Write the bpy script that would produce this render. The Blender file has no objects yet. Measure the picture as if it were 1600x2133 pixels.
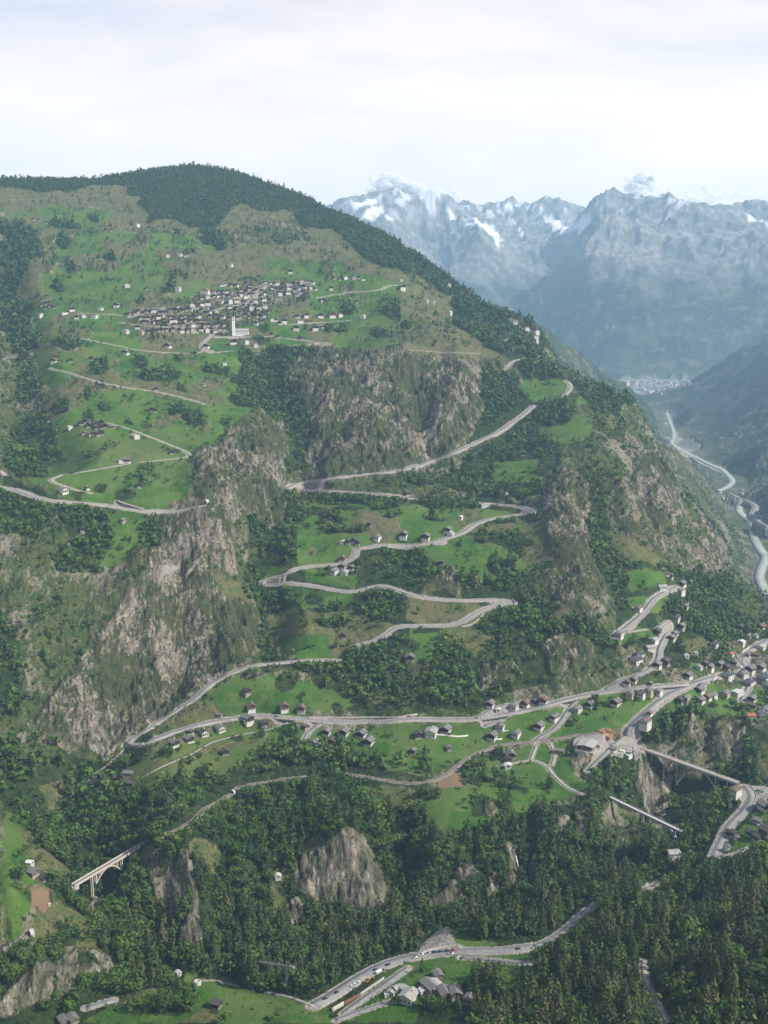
import bpy, bmesh, math, random
import numpy as np
from mathutils import Vector, Matrix
random.seed(7); np.random.seed(7)
SC = bpy.context.scene; COL = SC.collection

# ---------------------------------------------------------------- camera, world, sun, exposure
cam_d = bpy.data.cameras.new('camera'); cam = bpy.data.objects.new('camera', cam_d); COL.objects.link(cam)
cam_d.sensor_fit = 'VERTICAL'; cam_d.sensor_height = 36.0; cam_d.lens = 36.0*2400/2133
cam_d.clip_start = 5; cam_d.clip_end = 120000
cam.location = (0, 0, 0); cam.rotation_euler = (math.radians(90-10.53), 0, 0)
SC.camera = cam
SUN_EL, SUN_AZ = math.radians(44), math.radians(110)     # azimuth clockwise from the view direction (+Y)
w = bpy.data.worlds.new('World'); SC.world = w; w.use_nodes = True
nt = w.node_tree; N = nt.nodes; L = nt.links; N.clear()
out = N.new('ShaderNodeOutputWorld'); bg = N.new('ShaderNodeBackground'); L.new(bg.outputs[0], out.inputs[0])
sky = N.new('ShaderNodeTexSky'); sky.sky_type = 'NISHITA'; sky.sun_disc = False
sky.sun_elevation = SUN_EL; sky.sun_rotation = SUN_AZ; sky.altitude = 1400; sky.air_density = 1.0; sky.dust_density = 1.5
# thin high cloud veil over most of the sky
tc = N.new('ShaderNodeTexCoord'); mp = N.new('ShaderNodeMapping'); mp.inputs['Scale'].default_value = (1.0, 1.3, 5.0)
mp.inputs['Rotation'].default_value = (0, .12, .3)
L.new(tc.outputs['Generated'], mp.inputs[0])
nz = N.new('ShaderNodeTexNoise'); nz.inputs['Scale'].default_value = 2.6; nz.inputs['Detail'].default_value = 7; nz.inputs['Roughness'].default_value = .58
nz.inputs['Distortion'].default_value = .35
L.new(mp.outputs[0], nz.inputs['Vector'])
rp = N.new('ShaderNodeValToRGB'); rp.color_ramp.elements[0].position = .30; rp.color_ramp.elements[0].color = (.40,.40,.40,1)
rp.color_ramp.elements[1].position = .62; rp.color_ramp.elements[1].color = (.99,.99,.99,1)
L.new(nz.outputs['Fac'], rp.inputs[0])
mx = N.new('ShaderNodeMix'); mx.data_type = 'RGBA'; L.new(rp.outputs[0], mx.inputs['Factor'])
L.new(sky.outputs[0], mx.inputs['A']); mx.inputs['B'].default_value = (6.6, 6.0, 5.75, 1)
# bright milky band toward the horizon, as under any hazy veil
sx = N.new('ShaderNodeSeparateXYZ'); L.new(tc.outputs['Generated'], sx.inputs[0])
mr = N.new('ShaderNodeMapRange'); mr.interpolation_type = 'SMOOTHSTEP'; mr.inputs[1].default_value = .02; mr.inputs[2].default_value = .26; mr.inputs[3].default_value = 1; mr.inputs[4].default_value = 0
L.new(sx.outputs[2], mr.inputs[0])
# the veil thins overhead
mv = N.new('ShaderNodeMapRange'); mv.interpolation_type = 'SMOOTHSTEP'; mv.inputs[1].default_value = .22; mv.inputs[2].default_value = .60; mv.inputs[3].default_value = 1; mv.inputs[4].default_value = .22
L.new(sx.outputs[2], mv.inputs[0]); mm = N.new('ShaderNodeMath'); mm.operation = 'MULTIPLY'; L.new(mv.outputs[0], mm.inputs[0]); L.new(rp.outputs[0], mm.inputs[1]); L.new(mm.outputs[0], mx.inputs['Factor'])
m2 = N.new('ShaderNodeMix'); m2.data_type = 'RGBA'; mb = N.new('ShaderNodeMath'); mb.operation = 'MULTIPLY'; mq = N.new('ShaderNodeMapRange'); L.new(nz.outputs['Fac'], mq.inputs[0]); mq.inputs[1].default_value = .32; mq.inputs[2].default_value = .62; mq.inputs[3].default_value = .55; mq.inputs[4].default_value = 1.0
L.new(mr.outputs[0], mb.inputs[0]); L.new(mq.outputs[0], mb.inputs[1]); L.new(mb.outputs[0], m2.inputs['Factor']); L.new(mx.outputs['Result'], m2.inputs['A']); m2.inputs['B'].default_value = (10.0, 8.6, 7.1, 1)
L.new(m2.outputs['Result'], bg.inputs['Color']); bg.inputs['Strength'].default_value = .1
sd = bpy.data.lights.new('sun', 'SUN'); sun = bpy.data.objects.new('sun', sd); COL.objects.link(sun)
sd.energy = 5.0; sd.angle = math.radians(.53); sd.color = (1.0, .94, .84)
_sv = Vector((math.sin(SUN_AZ)*math.cos(SUN_EL), math.cos(SUN_AZ)*math.cos(SUN_EL), math.sin(SUN_EL)))
sun.rotation_euler = _sv.to_track_quat('Z', 'Y').to_euler()
SC.view_settings.view_transform = 'Standard'; SC.view_settings.look = 'None'
SC.view_settings.exposure = 0.72; SC.view_settings.gamma = 1.0
SC.cycles.max_bounces = 5; SC.cycles.diffuse_bounces = 2; SC.cycles.volume_bounces = 1; SC.cycles.transparent_max_bounces = 32

# ---------------------------------------------------------------- terrain maths
# Camera at the origin of the survey; heights are metres relative to the eye.
FPX = 2400.0; PITCH = math.radians(10.53); CP = math.cos(PITCH); SP = math.sin(PITCH)

def ray(px, py):
    u = (np.asarray(px, float)-800.0)/FPX; v = (np.asarray(py, float)-1066.5)/FPX
    y = CP - v*SP; z = -SP - v*CP
    R = np.hypot(u, y)
    return np.arctan2(u, y), z/R                      # azimuth, slope

def px_az(px, slope):
    lo, hi = -1.0, 1.0
    u = (px-800.0)/FPX
    for _ in range(40):
        v = .5*(lo+hi)
        s = (-SP - v*CP)/math.hypot(u, CP - v*SP)
        if s > slope: lo = v
        else: hi = v
    return math.atan2(u, CP - v*SP)

def hash2(ix, iy, seed):
    h = (ix.astype(np.int64)*374761393 + iy.astype(np.int64)*668265263 + seed*1442695041) & 0xffffffff
    h = ((h ^ (h >> 13))*1274126177) & 0xffffffff
    h = h ^ (h >> 16)
    return (h & 0xffff)/65535.0

def noise2(x, y, seed=0):
    ix = np.floor(x); iy = np.floor(y); fx = x-ix; fy = y-iy
    ux = fx*fx*fx*(fx*(fx*6-15)+10); uy = fy*fy*fy*(fy*(fy*6-15)+10)
    a = hash2(ix, iy, seed); b = hash2(ix+1, iy, seed); c = hash2(ix, iy+1, seed); d = hash2(ix+1, iy+1, seed)
    return (a+(b-a)*ux)*(1-uy) + (c+(d-c)*ux)*uy       # 0..1

def fbm(x, y, octv=4, seed=0, gain=.5):
    s = 0; a = 1; t = 0
    for o in range(octv):
        s = s + a*(noise2(x, y, seed+o*17)-.5)*2; t += a; a *= gain
        x, y = x*1.93*.8-y*1.93*.6+7.1, x*1.93*.6+y*1.93*.8+3.7
    return s/t                                          # -1..1

def ridged(x, y, octv=4, seed=0, gain=.5):
    s = 0; a = 1; t = 0
    for o in range(octv):
        s = s + a*(1-np.abs(noise2(x, y, seed+o*13)*2-1)*1.0); t += a; a *= gain
        x, y = x*2.03*.96-y*2.03*.28+1.3, x*2.03*.28+y*2.03*.96+9.2
    return s/t                                          # 0..1

def sstep(a, b, x):
    t = np.clip((x-a)/(b-a), 0, 1)
    return t*t*(3-2*t)

# surveyed profiles: image column -> (image row, horizontal range) of the ground seen there
COLS = {
 0: [(379,3900),(430,3560),(500,3250),(570,3020),(640,2800),(720,2480),(800,2250),(900,2040),(1000,1870),(1060,1800),(1200,1650),(1300,1560),(1400,1480),(1550,1370),(1650,1300),(1720,1195),(1790,1110),(1850,1050),(1920,1000),(1980,955),(2060,918),(2133,890)],
 110:[(381,3950),(450,3500),(560,3020),(640,2780),(720,2500),(800,2250),(900,2020),(1000,1840),(1040,1790),(1150,1690),(1300,1560),(1450,1455),(1560,1375),(1650,1310),(1730,1250),(1790,1150),(1850,1062),(1920,1010),(1990,958),(2090,905),(2133,888)],
 220:[(383,4000),(450,3520),(560,3030),(640,2760),(700,2560),(800,2250),(900,2010),(1000,1835),(1056,1775),(1100,1740),(1300,1600),(1450,1490),(1550,1400),(1620,1335),(1700,1265),(1770,1215),(1870,1140),(1920,1040),(1990,985),(2060,928),(2133,865)],
 320:[(362,4280),(450,3560),(560,3030),(640,2770),(700,2600),(800,2300),(900,2040),(1000,1850),(1062,1768),(1100,1740),(1200,1650),(1300,1590),(1400,1515),(1500,1420),(1545,1340),(1620,1262),(1700,1200),(1760,1135),(1800,1112),(1880,1072),(1960,1035),(2010,1000),(2060,908),(2133,850)],
 430:[(358,4300),(450,3620),(560,3060),(620,2860),(690,2690),(800,2330),(900,2070),(960,1950),(1045,1795),(1100,1742),(1250,1640),(1400,1500),(1455,1425),(1505,1390),(1560,1330),(1620,1270),(1690,1178),(1760,1120),(1850,1070),(1930,1035),(2000,1000),(2050,900),(2133,830)],
 540:[(385,4150),(450,3650),(560,3080),(620,2900),(690,2690),(740,2560),(800,2420),(880,2150),(960,1985),(1040,1840),(1120,1770),(1205,1690),(1300,1600),(1385,1465),(1440,1420),(1492,1398),(1560,1325),(1625,1255),(1700,1200),(1800,1135),(1900,1075),(1960,1040),(2030,985),(2060,885),(2133,815)],
 640:[(419,3950),(450,3700),(520,3260),(600,2990),(650,2840),(715,2660),(760,2560),(850,2300),(930,2150),(1002,2000),(1028,1950),(1100,1830),(1180,1725),(1240,1650),(1300,1560),(1375,1490),(1440,1425),(1500,1386),(1560,1320),(1620,1253),(1700,1180),(1770,1140),(1850,1105),(1900,1080),(1960,1040),(2010,990),(2070,865),(2133,808)],
 720:[(449,3750),(480,3500),(540,3200),(600,3000),(650,2880),(715,2670),(800,2390),(900,2200),(985,2020),(1025,1960),(1060,1885),(1130,1770),(1180,1722),(1230,1650),(1300,1580),(1360,1508),(1440,1428),(1505,1378),(1560,1318),(1630,1245),(1690,1185),(1740,1130),(1800,1115),(1850,1102),(1890,1088),(1940,1050),(2000,970),(2060,868),(2133,812)],
 820:[(503,3500),(560,3110),(640,2830),(720,2530),(800,2370),(900,2180),(980,2030),(1030,1930),(1050,1890),(1130,1765),(1180,1700),(1225,1640),(1300,1560),(1350,1508),(1400,1460),(1450,1415),(1497,1375),(1560,1315),(1630,1240),(1700,1185),(1760,1145),(1830,1110),(1890,1080),(1950,1010),(1985,940),(2030,868),(2133,805)],
 920:[(575,3420),(610,3180),(660,2900),(725,2600),(800,2420),(900,2210),(960,2110),(1040,1945),(1110,1800),(1180,1700),(1245,1620),(1297,1568),(1350,1510),(1400,1460),(1450,1410),(1497,1375),(1540,1335),(1570,1310),(1620,1245),(1700,1165),(1760,1130),(1850,1095),(1900,1060),(1945,980),(1980,920),(2040,850),(2133,795)],
 1020:[(652,3250),(690,2980),(730,2680),(800,2480),(870,2330),(910,2230),(1000,2060),(1060,1925),(1100,1830),(1180,1710),(1250,1625),(1300,1565),(1380,1480),(1450,1425),(1490,1385),(1545,1345),(1600,1275),(1660,1205),(1720,1160),(1800,1125),(1880,1080),(1940,985),(1980,915),(2040,840),(2133,778)],
 1120:[(697,3050),(740,2800),(800,2550),(845,2440),(920,2230),(1000,2060),(1062,1890),(1100,1830),(1180,1720),(1250,1640),(1300,1570),(1380,1490),(1440,1440),(1480,1400),(1550,1345),(1600,1285),(1660,1220),(1720,1170),(1800,1125),(1880,1060),(1930,985),(1972,920),(2040,825),(2133,760)],
 1200:[(795,2560),(830,2400),(900,2180),(1000,1960),(1060,1850),(1150,1730),(1240,1625),(1300,1565),(1370,1505),(1420,1462),(1480,1412),(1550,1345),(1600,1285),(1650,1232),(1700,1190),(1760,1150),(1820,1100),(1870,1030),(1908,978),(1970,890),(2040,815),(2133,740)],
 1280:[(824,2640),(870,2450),(950,2180),(1050,1900),(1130,1790),(1200,1720),(1300,1610),(1380,1515),(1440,1458),(1500,1400),(1560,1345),(1620,1290),(1668,1226),(1720,1195),(1790,1150),(1840,1080),(1875,1010),(1930,925),(2000,845),(2133,722)],
 1350:[(890,2600),(950,2330),(1050,2010),(1130,1850),(1210,1760),(1280,1670),(1340,1590),(1400,1515),(1430,1470),(1480,1425),(1545,1395),(1580,1388),(1640,1378),(1690,1300),(1740,1190),(1800,1130),(1835,1055),(1900,950),(2000,835),(2133,708)],
 1415:[(1015,2380),(1060,2220),(1110,2080),(1180,1930),(1250,1800),(1320,1690),(1400,1550),(1440,1480),(1480,1455),(1545,1418),(1620,1395),(1665,1385),(1705,1360)],
 1480:[(1120,2260),(1180,2080),(1250,1920),(1320,1740),(1400,1580),(1450,1510),(1485,1460),(1540,1425),(1600,1402),(1690,1225),(1740,1165),(1790,1097),(1840,1010),(1920,915),(2020,800),(2133,692)],
 1540:[(1210,2160),(1260,2020),(1320,1840),(1360,1740),(1420,1600),(1480,1490),(1510,1452),(1560,1420),(1612,1398),(1645,1262),(1700,1195),(1750,1135),(1790,1085),(1850,1000),(1920,905),(2020,790),(2133,682)],
 1600:[(1290,2000),(1330,1830),(1380,1690),(1450,1550),(1510,1455),(1560,1425),(1600,1404),(1650,1255),(1700,1188),(1750,1125),(1800,1065),(1850,985),(1920,895),(2020,775),(2133,670)],
}
# ground hidden from the eye, or beyond the first ridge: (column, range, height)
HID = []
def _h(*a): HID.extend(a)
# near slope below the eye
for c in (-300,0,300,600,900,1200,1600,1900):
    _h((c,60,-78),(c,150,-150),(c,300,-262),(c,480,-385 if c > 700 else -400))
_h((0,700,-520),(250,700,-515),(500,680,-500),(800,640,-470),(1200,590,-432),(1600,540,-400))
# gorge floor
_h((0,1010,-640),(-200,1000,-660),(320,960,-640),(440,950,-642),(540,945,-628),(640,960,-622),(720,985,-622),(820,990,-622),(920,1000,-628),(1020,1020,-634),(1120,1030,-636),
   (1200,1060,-640),(1300,1130,-650),(1350,1215,-672),(1385,1300,-684),(1400,1340,-678),(1480,1330,-640),(1540,1330,-632),(1600,1330,-630),(1800,1330,-640),
   (1440,1262,-590),(1440,1200,-566),(1440,1150,-562),(1415,1149,-560),(1410,1240,-600),(1415,1105,-566),(1415,1050,-560),(1415,950,-545),(1415,830,-520),(1415,700,-484))
# near tributary gulley under the left arch bridge
_h((150,1100,-590),(200,1110,-599),(240,1110,-596))
# behind the long skyline of the mountain
_h((0,4600,300),(220,4700,330),(430,5000,420),(640,4700,150),(820,4300,0),(920,4100,-150),(1020,4000,-260),(1120,3800,-330))
_h((1200,3000,-330),(1280,2950,-400),(1350,2900,-440),(1415,2620,-480),(1480,2500,-600),(1540,2450,-680),(1600,2300,-680),(1750,2300,-700))
# right flank falling to the river, and river flat
_h((1415,3000,-480),(1415,3600,-500),(1415,4300,-560),(1415,5200,-690))
_h((1480,2900,-600),(1480,3400,-640),(1480,4200,-740),(1540,2800,-720),(1540,3400,-745))
# left wall of the outer valley (second skyline)
_h((1020,5200,-100),(1080,5500,-90),(1140,5600,-158),(1220,6000,-305),(1300,6500,-450),(1360,6700,-620),(1390,7000,-775))
_h((940,6500,-100),(940,8500,-100),(800,7000,100),(1080,7500,-300),(1140,7800,-400),(1220,8000,-600),(1300,8300,-740),(600,7500,200),(300,7500,350),(0,7500,350),(-300,5000,350),(-300,8000,400))
_h((1200,3900,-400),(1280,4200,-520),(1350,4600,-560),(1350,5600,-640),(1280,5200,-500),(1200,5000,-380))
for pxr, pyr in ((1392,862),(1402,912),(1440,945),(1500,985),(1527,1003),(1520,1030),(1545,1062),(1560,1090),(1575,1140),(1592,1180),(1600,1215)):
    _a, _s = ray(pxr, pyr); _h((pxr, -775/float(_s), -775))
_h((1660,2700,-775),(1750,2400,-775),(1850,2200,-775))
# right hand hills
_h((1430,9500,-700),(1500,9000,-480),(1560,8500,-330),(1600,8000,-290),(1700,7500,-100),(1900,7000,200),(1480,7800,-640),(1540,7000,-590),(1600,6500,-500),(1560,5600,-690),(1600,5400,-650),(1600,4700,-735),(1700,4500,-600),(1900,4200,-300),(1480,6800,-745),(1700,3500,-740),(1900,3300,-600))
_h((1600,9500,-400),(1540,10500,-640))
# basin with the town, then the great slope beyond the main valley
_h((1250,9500,-790),(1300,9800,-800),(1380,9500,-800),(1300,11500,-800),(1430,11500,-800),(1500,11500,-790),(1600,12000,-780),(1200,12000,-780),(1130,12500,-720),(1000,12500,-700),(800,12000,-650))
def far(px, py, D):
    a, s = ray(px, py); _h((px, D, float(s)*D))
for p_ in ((1200,740,12800),(1300,770,12300),(1400,770,12300),(1500,740,12500),(1600,730,12500),(1150,690,13600),(1250,700,13300),(1400,700,13000),(1550,680,13200),
          (1200,640,14200),(1330,610,14500),(1450,600,14600),(1600,600,14500),(1180,600,15000),(1240,540,16000),(1330,520,16500),(1450,520,16500),(1600,520,16000),
          (1190,560,16200),(1230,500,18000),(1255,470,19000),(1300,460,19500),(1400,470,18500),(1500,480,18000),(1600,490,17500),
          (1245,425,21500),(1290,435,21500),(1330,426,21000),(1400,428,20500),(1450,436,20200),(1512,428,19500),(1560,450,19500),(1600,470,19500),
          (1150,660,14000),(1135,640,14800),(1115,610,16000),(1095,585,17500),(1085,560,19500),(1100,520,22000),(1120,490,24000),(1150,470,25500),(1190,470,24500),
          (1130,412,27500),(1165,414,27500),(1200,431,27000),(1100,428,27500),(1060,418,27500),(1045,425,27500),(1000,432,27000),(960,424,26500),(900,428,25500),(850,400,25000),(800,404,24500),(760,424,24000),(730,436,23500),(690,470,23000),
          (1040,470,25500),(980,470,24800),(1030,520,22500),(1060,550,20000),(950,500,22500),(880,470,22500),(820,470,21500),(780,470,21500),(880,520,19500),(940,560,18000),(1000,590,16500),(1060,600,16500),(1090,625,15500),(1120,650,14500),(960,620,15000),(1040,640,14000),(1080,660,13600),
          (880,560,18000),(820,520,19500),(760,500,20000)):
    far(*p_)
for c, t in ((400,1900),(100,1700),(-300,1500),(1900,1900)):
    _h((c,24000,t),(c,30000,t-900),(c,14000,300))
for c in (600,800,1000,1100,1200,1400,1600): _h((c,33000,900),(c,45000,200))
_h((-300,1400,-500),(-300,2200,-150),(-300,3000,100),(1900,700,-440),(1900,1000,-520),(1900,1400,-560),(1900,1700,-500),(1850,2000,-620),(-300,900,-560),(-300,45000,500),(1900,45000,500))

def rbf_fit():
    P = []
    for c, L in COLS.items():
        for py, D in L:
            a, s = ray(c, py); P.append((float(a), math.log(D), float(s)))
        if c in (0, 1600):
            for py, D in L[::2]:
                a, s = ray(c, py); P.append((float(a)+(-.16 if c == 0 else .16), math.log(D), float(s)))
    for c, D, z in HID: P.append((px_az(c, z/D), math.log(D), z/D))
    P = np.array(P)
    D_ = np.exp(P[:, 1]); P[:, 1] = np.log(np.where(D_ > 9500, 9500+(D_-9500)*.42, D_))
    X = P[:, :2]*np.array([1.0, 1.0]); d = np.sqrt(((X[:, None]-X[None])**2).sum(-1)+.012**2)
    n = len(P); A = np.zeros((n+3, n+3)); A[:n, :n] = d + np.eye(n)*-1e-4
    A[:n, n] = 1; A[:n, n+1:] = X; A[n, :n] = 1; A[n+1:, :n] = X.T
    w = np.linalg.lstsq(A, np.r_[P[:, 2], 0, 0, 0], rcond=1e-9)[0]
    return X, w
_X, _W = rbf_fit()
def rbf_eval(a, l):
    sh = a.shape; a = a.ravel(); l = l.ravel(); out = np.empty(len(a)); n = len(_X)
    for i in range(0, len(a), 20000):
        q = np.c_[a[i:i+20000], l[i:i+20000]]
        d = np.sqrt((q[:, 0:1]-_X[:, 0][None])**2+(q[:, 1:2]-_X[:, 1][None])**2+.012**2)
        out[i:i+20000] = d @ _W[:n] + _W[n] + q @ _W[n+1:]
    return out.reshape(sh)

def geo(a, b, step):
    n = int(math.ceil(math.log(b/a)/step)); return list(a*np.exp(np.arange(n)*math.log(b/a)/n))
RR = np.array(geo(60,600,.06)+geo(600,1000,.0022)+geo(1000,2200,.00165)+geo(2200,4500,.0027)+geo(4500,20000,.0035)+[20000.0])
_a1 = math.radians(21.5)
AA = np.concatenate([np.linspace(-math.radians(33), -_a1, 60)[:-1], np.linspace(-_a1, _a1, 800), np.linspace(_a1, math.radians(33), 60)[1:]])
LR = np.log(RR); NA, NR = len(AA), len(RR)
# coarse evaluation, then bilinear
_ai = np.linspace(AA[0], AA[-1], 330); _li = np.concatenate([np.linspace(LR[0], math.log(600), 20)[:-1], np.linspace(math.log(600), LR[-1], 900)])
_G = rbf_eval(*np.meshgrid(_ai, _li, indexing='ij'))
def bil(G, xs, ys, x, y):
    i = np.clip(np.searchsorted(xs, x)-1, 0, len(xs)-2); j = np.clip(np.searchsorted(ys, y)-1, 0, len(ys)-2)
    tx = np.clip((x-xs[i])/(xs[i+1]-xs[i]), 0, 1); ty = np.clip((y-ys[j])/(ys[j+1]-ys[j]), 0, 1)
    return (G[i, j]*(1-tx)+G[i+1, j]*tx)*(1-ty)+(G[i, j+1]*(1-tx)+G[i+1, j+1]*tx)*ty
GA, GL = np.meshgrid(AA, LR, indexing='ij')
SLOPE = bil(_G, _ai, _li, GA, GL)                       # z/R on the working grid
GR = np.exp(GL); GX = GR*np.sin(GA); GY = GR*np.cos(GA)

def hit(px, py, S=None, skip=500.0):
    """ground point seen at an image position: x, y, z, range"""
    S = SLOPE if S is None else S
    px = np.atleast_1d(np.asarray(px, float)); py = np.atleast_1d(np.asarray(py, float))
    a, s = ray(px, py); i = np.clip(np.searchsorted(AA, a)-1, 0, NA-2); t = ((a-AA[i])/(AA[i+1]-AA[i]))[:, None]
    prof = S[i]*(1-t)+S[i+1]*t
    j0 = np.searchsorted(RR, skip)
    above = prof[:, j0:] >= s[:, None]
    j = np.argmax(above, 1)+j0; ok = above.any(1)
    j = np.where(ok, j, NR-1)
    k = np.arange(len(j)); f1 = prof[k, j]; f0 = prof[k, j-1]
    tt = np.clip((s-f0)/np.where(abs(f1-f0) < 1e-9, 1, f1-f0), 0, 1)
    L = LR[j-1]+(LR[j]-LR[j-1])*tt; R = np.exp(L)
    return np.c_[R*np.sin(a), R*np.cos(a), s*R, R], ok

def ground(x, y, S=None):
    S = SLOPE if S is None else S
    x = np.asarray(x, float); y = np.asarray(y, float)
    R = np.hypot(x, y); return bil(S, AA, LR, np.arctan2(x, y), np.log(R))*R

def project(x, y, z):
    """image position of a survey point"""
    f = y*CP - z*SP; w = y*SP + z*CP
    return 800+FPX*x/f, 1066.5-FPX*w/f
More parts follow.
